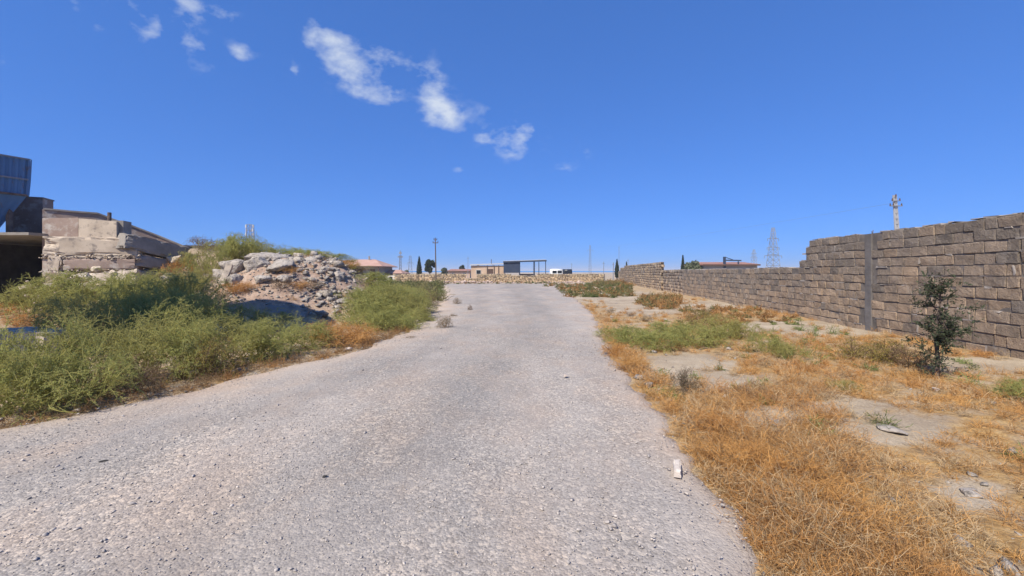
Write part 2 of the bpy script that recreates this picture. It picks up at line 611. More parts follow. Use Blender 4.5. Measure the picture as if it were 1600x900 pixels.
road = obj('gravel_road', raw_mesh('gravel_road', RV.reshape(-1, 3), np.stack([ii, ii + 1, ii + n1 + 1, ii + n1], 1), M_ROAD, True, np.array(RC).reshape(-1, 3)))
tag(road, 'wide pale grey gravel track running away from the viewer', 'road', kind='structure')


# ------------------------------------------------------------------ rocks
def rock_mesh(name, seed, mat, sub=3, cuts=9, squash=(1, .8, .6), rough=.07):
    """angular broken stone: the hull of a few points, its faces roughened when seen large"""
    rng = random.Random(seed)
    bm = bmesh.new()
    for _ in range(cuts + 3):
        n = Vector((rng.gauss(0, 1), rng.gauss(0, 1), rng.gauss(0, 1))).normalized() * rng.uniform(.8, 1.15)
        bm.verts.new((n.x * squash[0], n.y * squash[1], n.z * squash[2]))
    r = bmesh.ops.convex_hull(bm, input=list(bm.verts))
    bmesh.ops.delete(bm, geom=[v for v in bm.verts if not v.link_faces], context='VERTS')
    if sub >= 3:
        bmesh.ops.bevel(bm, geom=list(bm.edges), offset=.05, segments=1, affect='EDGES')
        bmesh.ops.triangulate(bm, faces=list(bm.faces))
        bmesh.ops.subdivide_edges(bm, edges=[e for e in bm.edges if e.calc_length() > .25], cuts=3 if sub > 3 else 2, use_grid_fill=True)
        off = Vector((seed * 3.1, seed * 1.7, 0))
        for v in bm.verts:
            v.co += v.co.normalized() * (noise.noise(v.co * 2.3 + off) * rough * 1.6 + noise.noise(v.co * 6 + off) * rough)
    bmesh.ops.triangulate(bm, faces=list(bm.faces))
    return from_bm(name, bm, mat)


def scatter_rocks(name, pts, sizes, mat, seed=1, sub=1):
    """many loose stones as one mass"""
    rng = np.random.default_rng(seed)
    protos = []
    for k in range(10):
        me = rock_mesh('chip', 100 + k, None, sub, 6, (1, .8, .62), .05)
        V = np.zeros(len(me.vertices) * 3, np.float32)
        me.vertices.foreach_get('co', V)
        T = np.zeros(len(me.loops), np.int32)
        me.loops.foreach_get('vertex_index', T)
        protos.append((V.reshape(-1, 3), T.reshape(-1, 3)))
        bpy.data.meshes.remove(me)
    Vs, Fs, base = [], [], 0
    for p, s in zip(pts, sizes):
        V, T = protos[rng.integers(10)]
        a, b = rng.uniform(0, 6.28), rng.normal(0, .5)
        ca, sa, cb, sb = math.cos(a), math.sin(a), math.cos(b), math.sin(b)
        Rm = np.array([[ca, -sa, 0], [sa, ca, 0], [0, 0, 1]]) @ np.array([[1, 0, 0], [0, cb, -sb], [0, sb, cb]])
        Vs.append((V * s) @ Rm.T + p)
        Fs.append(T + base)
        base += len(V)
    return raw_mesh(name, np.concatenate(Vs), np.concatenate(Fs), mat)


# gravel lying loose on the track
n = 21000
yy = 1.7 + 9.5 * R.random(n) ** 1.8
xx = edge_l(yy) + (edge_r(yy) - edge_l(yy)) * R.random(n)
keep = np.abs(xx / yy) < 1.5
xx, yy = xx[keep], yy[keep]
sz = np.clip(R.lognormal(math.log(.0042), .52, len(xx)), .0028, .02) * (1 + yy * .05)
zz = .033 + .012 * wob(xx, yy, .8, 5) + .018 * np.sin((xx - edge_l(yy)) / (edge_r(yy) - edge_l(yy)) * math.pi) + .006 * wob(xx, yy, 3.0, 2)
mg = MT('loose_gravel')
mg.color(mg.ramp(mg.noise(30, 3, .6), [(.3, (.24, .215, .2, 1)), (.5, (.37, .33, .30, 1)), (.68, (.60, .53, .46, 1))])).rough(.9)
gv = obj('gravel', scatter_rocks('gravel', np.stack([xx, yy, zz], 1), sz, mg.m, 3))
tag(gv, 'loose pebbles strewn over the gravel track', 'gravel', kind='stuff')

# ------------------------------------------------------------------ block walls
def block_mesh(name, L, D, H, seed, jit=.0075, bev=.010, mat=None):
    rng = random.Random(seed)
    bm = bmesh.new()
    add_box(bm, (0, 0, 0), (L, D, H))
    bmesh.ops.bevel(bm, geom=list(bm.edges), offset=bev, segments=1, affect='EDGES')
    for v in bm.verts:
        v.co += Vector((rng.gauss(0, jit), rng.gauss(0, jit * .8), rng.gauss(0, jit)))
    return from_bm(name, bm, mat)


BL, BH, BD = .41, .214, .24
BMESH = [block_mesh('limestone_block', BL - .022, BD, BH - .018, k, mat=M_BLOCK) for k in range(9)]
BHALF = [block_mesh('limestone_block_half', BL * .55 - .022, BD, BH - .018, 50 + k, mat=M_BLOCK) for k in range(4)]


def mesh_arrays(me):
    V = np.zeros(len(me.vertices) * 3, np.float32)
    me.vertices.foreach_get('co', V)
    me.calc_loop_triangles()
    T = np.zeros(len(me.loop_triangles) * 3, np.int32)
    me.loop_triangles.foreach_get('vertices', T)
    return V.reshape(-1, 3), T.reshape(-1, 3)


BARR = [mesh_arrays(m) for m in BMESH]


def block_colour(zrel, rng, tan):
    """weathered grey towards the coping, tan and pinkish lower down, each block its own tone"""
    grey = np.array((.235, .195, .158)) * (1 - tan) + np.array((.40, .31, .20)) * tan
    warm = np.array((.375, .275, .190)) * (1 - tan) + np.array((.52, .37, .22)) * tan
    k = np.clip(rng.normal(1.15 - zrel * 1.15, .30), 0, 1)
    c = grey * (1 - k) + warm * k
    return c * (rng.uniform(.84, 1.15) if tan < .9 else rng.uniform(.94, 1.06))


def build_wall(root, P0, d, length, rows_at, limit, seed, tan=0.0, skip=None, backing=True, thick=BD):
    """coursed blocks from P0 along d; rows_at(t) gives the number of courses; the first `limit` are single parts, the rest one mass"""
    rng = np.random.default_rng(seed)
    ang = math.atan2(d.y, d.x)
    nrm = Vector((d.y, -d.x, 0))            # away from the track
    items = []
    maxrow = int(max(rows_at(t) for t in np.linspace(0, length, 80)))
    for r in range(maxrow):
        t = -(.5 * BL) * (r % 2) - rng.uniform(0, .1)
        while t < length - .1:
            half = rng.random() < .15
            L = BL * .55 if half else BL
            tc_ = t + L / 2
            if tc_ > -.1 and r < rows_at(tc_) - rng.uniform(0, .0) and not (skip and skip(t, L)) and not (r + 1 >= rows_at(tc_) and rng.random() < .04):
                items.append((tc_, r, half))
            t += L
    items.sort(key=lambda q: q[0])
    Vs, Fs, Cs, base = [], [], [], 0
    for i, (tc_, r, half) in enumerate(items):
        p = P0 + d * tc_ + nrm * (BD / 2 + rng.normal(0, .0045))
        z = P0.z + (r + .5) * BH + .012 * math.sin(tc_ * .9 + r * .1) + rng.normal(0, .004)
        a = ang + rng.normal(0, .012)
        c = block_colour((r + .5) / max(rows_at(tc_), 1), rng, tan)
        if i < limit:
            o = bpy.data.objects.new('block', (BHALF[rng.integers(4)] if half else BMESH[rng.integers(9)]))
            o.location = (p.x, p.y, z)
            o.rotation_euler = (rng.normal(0, .012), rng.normal(0, .012), a + (math.pi if rng.random() < .5 else 0))
            o.color = (*c, 1)
            link(o, root)
        else:
            V, T = BARR[rng.integers(9)]
            V = V * np.array([.57 if half else 1, 1, 1])
            ca, sa = math.cos(a), math.sin(a)
            W = np.stack([V[:, 0] * ca - V[:, 1] * sa + p.x, V[:, 0] * sa + V[:, 1] * ca + p.y, V[:, 2] + z], 1)
            Vs.append(W)
            Fs.append(T + base)
            Cs.append(np.tile(c, (len(V), 1)))
            base += len(V)
    if Vs:
        o = obj('blocks', raw_mesh('blocks', np.concatenate(Vs), np.concatenate(Fs), M_BLOCK_A, cols=np.concatenate(Cs)), root)
        o['kind'] = 'stuff'
    if backing:      # mortar bed filling the joints, a little behind the faces
        bm = bmesh.new()
        step = .25
        for t in np.arange(0, length, step):
            h = min(rows_at(t + .02), rows_at(t + step - .02)) * BH - .02
            if h < .1:
                continue
            m = P0 + d * (t + step / 2) + nrm * (BD / 2)
            add_box(bm, (m.x, m.y, P0.z + h / 2 - .1), (step + .004, BD - .034, h + .2 + .0007 * (int(t / step) % 3)), ang)
        obj('mortar', from_bm('mortar', bm, M_MORTAR), root)
        bm = bmesh.new()       # pale mortar squeezed out of the beds and left on the coping
        for (tc_, r, half) in items:
            top = r + 1 >= int(rows_at(tc_))
            if rng.random() < (.95 if top else .13):
                L = rng.uniform(.12, .42)
                m = P0 + d * (tc_ + rng.uniform(-.15, .15)) + nrm * (BD / 2 if top else .017)
                z = P0.z + (r + 1) * BH + .012 * math.sin(tc_ * .9) + (.006 if top else -.004)
                vs = add_box(bm, (m.x, m.y, z), (L, BD * rng.uniform(.7, 1.0) if top else .045, rng.uniform(.015, .035) if top else rng.uniform(.012, .028)), ang + rng.normal(0, .008))
                for v in vs:
                    v.co += Vector((rng.normal(0, .004), rng.normal(0, .012), rng.normal(0, .007)))
            if not top and rng.random() < .08:
                m = P0 + d * (tc_ + (BL / 2)) + nrm * .014
                vs = add_box(bm, (m.x, m.y, P0.z + (r + .5) * BH), (rng.uniform(.015, .03), .04, rng.uniform(.1, .2)), ang)
                for v in vs:
                    v.co += Vector((rng.normal(0, .006), rng.normal(0, .006), rng.normal(0, .015)))
        obj('mortar_lumps', from_bm('mortar_lumps', bm, M_MORTAR_PALE), root)['kind'] = 'stuff'
    return root


WA = Vector((8.67, 7.05, -.02))
WD = Vector((.128, .992, 0)).normalized()
T_STEP, T_LOW = 6.56, 26.5
T0 = -2.2
PIL = 3.62


def tall_rows(t):
    t = t + T0
    return 12 if t < T_STEP - .5 else (11 if t < T_STEP - .32 else 10 if t < T_STEP - .12 else 9 if t < T_STEP + .1 else 8)


w1 = thing('block_wall', 'tall grey brown limestone block wall with a concrete pillar at the right', 'wall')
build_wall(w1, WA + WD * T0, WD, T_STEP + .2 - T0, tall_rows, 300, 21, skip=lambda t, L: (t + T0 < PIL + .06) and (t + L + T0 > PIL - .06))
pc = WA + WD * PIL


def pillar(bm):
    add_box(bm, (pc.x + .135, pc.y, 1.24), (.30, .22, 2.56), math.atan2(WD.y, WD.x) - math.pi / 2)
    bmesh.ops.subdivide_edges(bm, edges=[e for e in bm.edges if abs(e.verts[0].co.z - e.verts[1].co.z) > 1], cuts=16)
    for v in bm.verts:
        v.co += Vector((noise.noise(v.co * 3), noise.noise(v.co * 3 + Vector((5, 0, 0))), 0)) * .016


part('pillar', w1, mat_mottled('dark_concrete', (.115, .105, .10, 1), (.19, .175, .165, 1), 3, 30, .015), pillar)
part('rebar', w1, M_RUST, lambda bm: (add_tube(bm, (pc.x + .05, pc.y - .05, 2.5), (pc.x + .06, pc.y - .05, 2.62), .008, seg=6), add_tube(bm, (pc.x + .12, pc.y + .05, 2.5), (pc.x + .115, pc.y + .05, 2.60), .008, seg=6)))
w2 = thing('block_wall', 'low stretch of limestone block wall with pale mortar along its coping', 'wall')
build_wall(w2, WA + WD * (T_STEP + .21), WD, T_LOW - T_STEP - .2, lambda t: 8 if t > .6 else 8, 300, 22)
w3 = thing('block_wall', 'far raised stretch of tan block wall beyond the low stretch', 'wall')
build_wall(w3, WA + WD * T_LOW + Vector((-.14, 0, 0)), WD, 27.0, lambda t: 11 if t < 21 else (10 if t < 25 else 8), 0, 23, tan=.3)

# far limestone wall across the end of the yard
w4 = thing('boundary_wall', 'yellow limestone wall closing the far end of the yard', 'wall')
FWA = at(617, 441, 62)
FWA.z = -.03


def far_rows(t):
    px = 617 + t / 62 * F
    if 728 < px < 745:
        return 3
    return 6 if px < 800 or px > 842 else 5


build_wall(w4, Vector((FWA.x, 62, -.03)), Vector((1, 0.03, 0)).normalized(), 31.3, far_rows, 0, 24, tan=1.0)
for i, px in enumerate((660, 700, 778, 850, 890, 925)):
    p = at(px, 430, 62)
    part('post', w4, M_RUST if px == 890 else M_CONC_GREY, lambda bm: add_box(bm, (p.x, 61.95 + (p.x - FWA.x) * .03, .65), (.18, .16, 1.42)))
we = thing('wall_end_pier', 'white painted end of the far wall with a small dark opening', 'wall')
pe = at(610, 435, 62)


def pier(bm):
    for c, s in (((pe.x - .38, 61.9, .5), (.55, .3, 1.05)), ((pe.x + .55, 61.9, .5), (.32, .3, 1.05)), ((pe.x + .14, 61.9, .16), (.50, .29, .37)), ((pe.x + .14, 61.9, .93), (.5, .29, .19))):
        add_box(bm, c, s)


part('wall', we, flat('white_render', (.66, .62, .55, 1), .9), pier)
part('recess', we, M_SLATE, lambda bm: add_box(bm, (pe.x + .14, 62.04, .59), (.48, .02, .5)))

# ------------------------------------------------------------------ far buildings
M_TILE = mat_mottled('pinkish_roof', (.36, .21, .16, 1), (.48, .31, .25, 1), .6, 8, .03)
M_TILE_R = mat_mottled('reddish_roof', (.24, .12, .09, 1), (.33, .18, .14, 1), .6, 8, .03)
M_PLASTER = mat_mottled('tan_plaster', (.42, .30, .21, 1), (.55, .41, .30, 1), .7, 12, .02)
M_WALLD = mat_mottled('grey_plaster', (.22, .21, .20, 1), (.32, .30, .28, 1), .6, 12, .02)
M_SHEET = mat_mottled('grey_sheet_roof', (.33, .33, .33, 1), (.46, .46, .46, 1), .6, 12, .01)
M_GLASS = flat('dark_window_glass', (.02, .025, .03, 1), .15)
M_WOODD = flat('brown_door', (.10, .06, .045, 1), .7)
M_FRAME = flat('white_frame', (.55, .53, .5, 1), .7)


def house(name, label, x0, x1, Y, depth, eave, ridge, roofmat, wallmat, openings, over=.5, hip=1.5):
    t = thing(name, label, 'building', ((x0 + x1) / 2, Y, 0))
    hw = (x1 - x0) / 2
    part('wall', t, wallmat, lambda bm: add_box(bm, (0, depth / 2, eave / 2 - .1), (2 * hw, depth, eave + .2)))

    def roof(bm):
        a, b = hw + over, depth + over
        vs = [bm.verts.new(c) for c in ((-a, -over, eave), (a, -over, eave), (a, b, eave), (-a, b, eave), (-a + hip, depth / 2, ridge), (a - hip, depth / 2, ridge),
                                        (-a, -over, eave + .14), (a, -over, eave + .14), (a, b, eave + .14), (-a, b, eave + .14))]
        for f in ((3, 2, 1, 0), (0, 1, 7, 6), (1, 2, 8, 7), (2, 3, 9, 8), (3, 0, 6, 9), (6, 7, 5, 4), (7, 8, 5), (8, 9, 4, 5), (9, 6, 4)):
            bm.faces.new([vs[i] for i in f])
    rf = part('roof', t, roofmat, roof)
    part('fascia', rf, M_WOODD, lambda bm: add_box(bm, (0, -over - .03, eave + .04), (2 * (hw + over), .05, .2)))
    for (x, z, w, h, kind) in openings:
        f = part('door' if kind == 'door' else 'window', t, M_WOODD if kind == 'door' else M_FRAME, lambda bm: add_box(bm, (x, -.02, z), (w, .08, h)))
        if kind != 'door':
            part('pane', f, M_GLASS, lambda bm: [add_box(bm, (x + s * w * .23, -.065, z), (w * .38, .02, h * .8)) for s in (-1, 1)])
    return t


a, b = at(520, 425, 80).x, at(592, 425, 80).x
h1 = house('house', 'low house with a wide pinkish hipped roof beyond the rubble heap', a, b, 80, 9, 2.55, 4.1, M_TILE, M_WALLD, [(-2.0, 1.5, 1.3, 1.1, 'w'), (.6, 1.5, 1.3, 1.1, 'w'), (3.2, 1.1, 1.0, 2.0, 'door')], .9, 3.0)
for dx in (-4.4, -1.5, 1.5, 4.6):
    part('veranda_post', h1, M_WOODD, lambda bm: add_box(bm, (dx, -.75, 1.27), (.16, .16, 2.55)))
part('chimney', h1, M_CONC_GREY, lambda bm: add_box(bm, (1.2, 4, 4.3), (.25, .25, .9)))
house('house', 'small house with a faded reddish roof behind the white wall end', at(598, 425, 84).x, at(626, 425, 84).x, 84, 6, 1.15, 2.0, M_TILE, M_PLASTER, [(0, .6, .6, .5, 'w')], .4, 1.2)
house('house', 'distant long low building with a dull red roof beside the tan shed', at(700, 425, 110).x, at(734, 425, 110).x, 110, 7, 1.7, 2.35, M_TILE_R, M_PLASTER, [(-1.5, .9, .8, .8, 'w'), (1.5, .9, .8, .8, 'w')], .3, .6)
house('house', 'long low red roof showing above the low wall stretch', at(1100, 425, 60).x, at(1183, 425, 60).x, 60, 6, 2.52, 3.05, M_TILE_R, M_WALLD, [(-2, 1.4, 1, 1, 'w'), (2, 1.4, 1, 1, 'w')], .3, .6)

# tan shed with a single-pitch sheet roof
x0, x1 = at(736, 425, 75).x, at(789, 425, 75).x
t = thing('tan_shed', 'tan rendered shed with a pale single pitch roof behind the far wall', 'shed', ((x0 + x1) / 2, 75, 0))
hw = (x1 - x0) / 2
part('wall', t, M_PLASTER, lambda bm: add_box(bm, (0, 2.5, 1.25), (2 * hw, 5, 2.9)))


def mono(bm):
    vs = [bm.verts.new(c) for c in ((-hw - .2, -.3, 2.72), (hw + .2, -.3, 2.98), (hw + .2, 5.3, 3.15), (-hw - .2, 5.3, 2.9))]
    f = bm.faces.new(vs)
    for v in bmesh.ops.extrude_face_region(bm, geom=[f])['geom']:
        if isinstance(v, bmesh.types.BMVert):
            v.co.z += .14


part('roof', t, M_SHEET, mono)
for x in (-.15, 1.1, 1.9):
    part('drain_pipe', t, M_RUST, lambda bm: add_tube(bm, (x, -.08, 0), (x, -.08, 2.75), .07, seg=8))
part('door', t, M_WOODD, lambda bm: add_box(bm, (.45, -.03, 1.05), (.9, .08, 2.1)))
part('vent_pipe', t, M_RUST, lambda bm: add_tube(bm, (.5, 2, 2.9), (.5, 2, 3.9), .06, seg=8))
w_ = part('window', t, M_FRAME, lambda bm: add_box(bm, (-1.7, -.02, 1.55), (.9, .08, .8)))
part('pane', w_, M_GLASS, lambda bm: add_box(bm, (-1.7, -.07, 1.55), (.75, .02, .65)))

# open steel canopy with a slate coloured sheet end
cx0, cx1 = at(787, 425, 72).x, at(853, 425, 72).x
t = thing('steel_canopy', 'open steel canopy on thin posts with a dark slate sheet screen', 'canopy', (cx0, 72, 0))
CW = cx1 - cx0


def canopy(bm):
    vs = [bm.verts.new(c) for c in ((-.1, -.2, 3.30), (CW + .1, -.2, 3.55), (CW + .1, 5, 3.75), (-.1, 5, 3.5))]
    f = bm.faces.new(vs)
    for v in bmesh.ops.extrude_face_region(bm, geom=[f])['geom']:
        if isinstance(v, bmesh.types.BMVert):
            v.co.z += .12


part('roof', t, M_SHEET, canopy)
part('fascia', t, M_SLATE, lambda bm: add_bar(bm, (-.1, -.24, 3.28), (CW + .1, -.24, 3.5), .07, .26))
part('screen', t, M_SLATE, lambda bm: add_box(bm, (1.35, -.05, 2.35), (2.75, .06, 1.9)))
for (x, y) in ((2.8, 0), (5.2, 0), (CW - .05, 0), (5.6, 4.8), (6.4, 4.8), (2.8, 4.8), (.1, 0), (.1, 4.8)):
    part('post', t, M_SLATE, lambda bm: add_box(bm, (x, y, 1.7), (.12, .12, 3.45)))
part('rail', t, M_WOODD, lambda bm: add_box(bm, (4.2, 2, .95), (2.6, .1, .5)))


def van(name, label, px, Y, mat, w=1.95, h=2.15):
    x = at(px, 425, Y).x
    t = thing(name, label, 'van', (x, Y, 0))

    def body(bm):
        prof = [(0, .45), (0, 1.15), (.12, h - .18), (.3, h), (3.3, h), (3.7, h - .1), (4.3, 1.25), (4.9, 1.05), (5.0, .45)]
        L = [bm.verts.new((-w / 2, y, z)) for y, z in prof]
        Rr = [bm.verts.new((w / 2, y, z)) for y, z in prof]
        bm.faces.new(L[::-1])
        bm.faces.new(Rr)
        for i in range(len(prof)):
            j = (i + 1) % len(prof)
            bm.faces.new((L[i], L[j], Rr[j], Rr[i]))
        bmesh.ops.bevel(bm, geom=list(bm.edges), offset=.06, segments=2, affect='EDGES')
    part('body', t, mat, body, True)
    for s in (-1, 1):
        part('rear_window', t, M_GLASS, lambda bm: add_box(bm, (s * w * .23, .03, 1.55), (w * .38, .04, .55)), rot=(math.radians(-0), 0, 0))
        part('tail_light', t, flat('red_lamp', (.3, .02, .02, 1), .3), lambda bm: add_box(bm, (s * (w / 2 - .1), -.02, 1.0), (.12, .05, .35)))
        for y in (.9, 4.1):
            wh = part('wheel', t, flat('tyre', (.02, .02, .02, 1), .9), lambda bm: add_tube(bm, (s * (w / 2 - .22), y, .33), (s * (w / 2 + .01), y, .33), .33, seg=18))
            part('rim', wh, M_STEEL, lambda bm: add_tube(bm, (s * (w / 2), y, .33), (s * (w / 2 + .02), y, .33), .19, seg=14))
    part('bumper', t, M_STEEL, lambda bm: add_box(bm, (0, -.06, .52), (w, .12, .18)))


van('parked_van', 'white van parked behind the far wall', 870.5, 80, flat('white_paint', (.75, .75, .74, 1), .35), 2.15)
van('parked_van', 'dark van parked beside the white one behind the far wall', 887, 79.5, flat('dark_paint', (.022, .028, .045, 1), .3), 1.75, 2.1)


# ------------------------------------------------------------------ poles, masts, pylons
def lattice(bm, h, wb, wt, n, th, base=0.0):
    prev = None
    for k in range(n + 1):
        f = k / n
        w = (wb + (wt - wb) * f) / 2
        z = base + h * f
        c = [Vector((sx * w, sy * w, z)) for sx, sy in ((-1, -1), (1, -1), (1, 1), (-1, 1))]
        for i in range(4):
            if k:
                add_bar(bm, c[i], c[(i + 1) % 4], th * .7)
        if prev:
            for i in range(4):
                add_bar(bm, prev[i], c[i], th)
                add_bar(bm, prev[i], c[(i + 1) % 4], th * .6)
        prev = c


def pylon(label, px, ytop, Y, wb, wt, n, th, arms, group=None):
    x = at(px, 425, Y).x
    H = at(px, ytop, Y).z
    t = thing('lattice_pylon', label, 'pylon', (x, Y, 0), .2, group)
    part('tower', t, M_STEEL, lambda bm: lattice(bm, H, wb, wt, n, th))
    for (yy_, w) in arms:
        z = at(px, yy_, Y).z
        w = w / F * Y

        def arm(bm):
            for s in (-1, 1):
                add_bar(bm, (0, -.2, z), (s * w / 2, 0, z + .05), th * .9)
                add_bar(bm, (0, .2, z + .5), (s * w / 2, 0, z + .05), th * .7)
                add_bar(bm, (s * w / 2, 0, z), (s * w / 2, 0, z - .9), th * .8)
        part('crossarm', t, M_STEEL, arm)
    return t


pylon('tall lattice electricity pylon with three crossarms above the low wall', 1208, 356, 160, 3.9, .7, 9, .17, [(373, 20), (387, 22), (400, 32)])
pylon('faint distant lattice pylon beside the tall three armed one', 1178, 390, 330, 4.5, 1.0, 7, .2, [(396, 10), (402, 12)])
pylon('faint distant pylon above the far wall beside the dark van', 922, 383, 190, 1.1, .4, 9, .055, [(391, 10)])
pylon('distant slim lattice mast behind the small reddish house', 641, 400, 170, 1.6, .7, 6, .1, [(411, 9)])
# telecom mast behind the heap
x, Y = at(391, 425, 150).x, 150
t = thing('telecom_mast', 'lattice telecom mast with panel antennas above the rubble heap', 'mast', (x, Y, 0))
part('tower', t, M_STEEL, lambda bm: lattice(bm, 18.6, 2.6, 1.6, 9, .15))
for k in range(6):
    z = 15.2 + (k % 3) * 1.4
    part('antenna', t, M_FRAME, lambda bm: add_box(bm, ((-1 if k < 3 else 1) * 1.15, -.6 + .3 * (k % 2), z), (.5, .3, 1.1)))
x = at(625.5, 425, 150).x
t = thing('telecom_mast', 'slender antenna mast standing left of the dark cypress', 'mast', (x, 150, 0))
part('tower', t, M_STEEL, lambda bm: lattice(bm, 7.6, .7, .5, 7, .09))
part('ladder_head', t, M_STEEL, lambda bm: (add_tube(bm, (0, 0, 7.6), (0, 0, 9.4), .12, seg=8), add_box(bm, (0, 0, 8.4), (.9, .2, .7))))
part('crossarm', t, M_STEEL, lambda bm: add_box(bm, (0, 0, 7.0), (1.9, .12, .5)))

# wooden utility pole in front of the far wall
p = ground_at(679, 443)
t = thing('utility_pole', 'slim dark utility pole with crossarm before the far wall', 'pole', (p.x, 57, hz(p.x, 57)))
part('post', t, M_BARK, lambda bm: add_tube(bm, (0, 0, -.2), (-.12, 0, 6.25), .10, .065, 10))
part('crossarm', t, M_BARK, lambda bm: (add_box(bm, (-.1, 0, 5.55), (.75, .1, .1)), add_box(bm, (-.11, 0, 5.95), (.45, .08, .08))))
for dx, dz in ((-.42, 5.68), (.25, 5.68), (-.3, 6.06), (.1, 6.06)):
    part('insulator', t, M_SLATE, lambda bm: add_tube(bm, (dx, 0, dz - .07), (dx, 0, dz + .12), .05, .035, 8))

# stamped concrete power pole behind the tall wall
Y = 45
x = at(1401, 425, Y).x
topz = at(1397, 305, Y).z
t = thing('concrete_power_pole', 'leaning concrete power pole with stepped holes above the tall wall', 'pole', (x, Y, 0))


def cpole(bm):
    ta_, tb_ = Vector((.45, 0, 0)), Vector((-.22, 0, topz))
    for s in (-1, 1):
        add_bar(bm, ta_ + Vector((s * .22, 0, 0)), tb_ + Vector((s * .10, 0, 0)), .11, .2)
    k = 0.0
    while k < 1:
        c = ta_.lerp(tb_, k)
        wd = .44 + (.22 - .44) * k
        add_box(bm, (c.x, c.y, c.z), (wd, .2, .26))
        k += .058


part('post', t, mat_mottled('pale_concrete', (.29, .29, .30, 1), (.40, .40, .40, 1), 2, 20, .01), cpole)
zc = at(1397, 322, Y).z
part('crossarm', t, M_STEEL, lambda bm: (add_box(bm, (-.2, -.15, zc), (1.35, .1, .1)), add_box(bm, (-.2, -.15, zc + .55), (.9, .08, .08))))
for dx, dz in ((-.82, 0), (-.5, 0), (.4, 0), (-.6, .55), (.2, .55), (-.22, 1.0)):
    part('insulator', t, M_WOODD, lambda bm: add_tube(bm, (dx, -.15, zc + dz), (dx, -.15, zc + dz + .26), .07, .05, 8))


def cable(label, a, b, sag, r):
    a, b = Vector(a), Vector(b)
    bm = bmesh.new()
    pts = [a.lerp(b, k / 24) - Vector((0, 0, sag * 4 * (k / 24) * (1 - k / 24))) for k in range(25)]
    for q0, q1 in zip(pts, pts[1:]):
        add_tube(bm, q0, q1, r, seg=5)
    o = obj('overhead_cable', from_bm('overhead_cable', bm, M_STEEL))
    tag(o, label, 'cable')


cable('thin overhead cable running from the concrete power pole to the far pylon', (x - .8, Y - .15, zc + .25), (at(922, 425, 190).x, 190, at(922, 388, 190).z), .6, .011)

# blue jib hoist beyond the low wall
Y = 60
t = thing('jib_hoist', 'dark blue jib hoist standing beyond the low wall stretch', 'hoist', (at(1132, 425, Y).x, Y, 0))
part('mast', t, M_SLATE, lambda bm: add_box(bm, (0, 0, 1.87), (.28, .28, 3.75)))
part('jib', t, M_SLATE, lambda bm: (add_bar(bm, (0, 0, 3.25), (2.4, 0, 3.2), .18), add_bar(bm, (.05, 0, 3.7), (1.25, 0, 3.3), .09)))
part('chain_block', t, M_SLATE, lambda bm: (add_box(bm, (2.0, 0, 2.85), (.16, .16, .4)), add_tube(bm, (2.0, 0, 3.2), (2.0, 0, 2.8), .03, seg=6)))

POLES = [(731, 401, 95, .06, 'thin pole rising behind the tan shed'), (943, 409, 85, .07, 'short thin post above the right part of the far wall'),
         (958, 410, 80, .09, 'stout post beside the slim cypress'), (981, 405, 110, .07, 'thin pole above the far raised wall stretch'),
         (770, 412, 100, .05, 'faint aerial pole behind the tan shed roof'), (893, 411, 120, .06, 'thin pole rising beside the dark van'), (967, 385, 150, .09, 'very faint tall pole behind the slim cypress')]
for (px, yt, Y, r, lab) in POLES:
    q = at(px, yt, Y)
    t = thing('thin_pole', lab, 'pole', (q.x, Y, 0))
    part('post', t, M_STEEL, lambda bm: add_tube(bm, (0, 0, -.1), (.05, 0, q.z), r, r * .7, 7))
    part('bracket', t, M_STEEL, lambda bm: add_box(bm, (.04, 0, q.z - .35), (.55, .06, .06)))
#PART2

# ------------------------------------------------------------------ ruined loading ramp on the left
def slab_mesh(name, L, D, H, seed, mat, chip=.05, cuts=11, warp=.012):
    """rough precast slab, edges broken away"""
    bm = bmesh.new()
    add_box(bm, (0, 0, 0), (1, 1, 1))
    bmesh.ops.subdivide_edges(bm, edges=list(bm.edges), cuts=cuts, use_grid_fill=True)
    off = Vector((seed * 7.3, seed * 2.9, seed))
    for v in bm.verts:
        u = v.co * 2.0
        p = Vector((v.co.x * L, v.co.y * D, v.co.z * H))
        edge = sorted((abs(u.x), abs(u.y), abs(u.z)))
        k = max(0, (edge[1] - .66) / .34)          # near an edge where two faces meet
        nn = noise.fractal(p * 3.6 + off, .8, 2.1, 4)
        amt = chip * 1.15 * k * max(0, nn + .2)
        if p.length > 0:
            p -= Vector((math.copysign(amt, p.x) if abs(u.x) > .7 else 0, math.copysign(amt, p.y) if abs(u.y) > .7 else 0, math.copysign(amt, p.z) if abs(u.z) > .7 else 0))
        p += Vector((noise.noise(p * 1.5 + off), noise.noise(p * 1.5 + off * 2), noise.noise(p * 1.5 - off))) * warp
        v.co = p
    return from_bm(name, bm, mat)


E1 = Vector((.954, .30, 0))
N1 = Vector((.30, -.954, 0))
A1 = math.atan2(E1.y, E1.x)
CN = Vector((-13.1, 14.5, 0))                      # corner of the retaining wall


def slab(label, s, out, z0, L, D, H, seed, mat=M_CONC, rz=0, rx=0, ry=0, chip=.05, name='concrete_slab', cat='concrete slab'):
    """slab whose middle is s metres along the wall from the corner, its face `out` metres in front of the wall line"""
    c = CN + E1 * s + N1 * (out - D / 2)
    o = obj(name, slab_mesh(name, L, D, H, seed, mat, chip), None, (c.x, c.y, z0 + H / 2), (rx, ry, A1 + rz))
    return tag(o, label, cat)


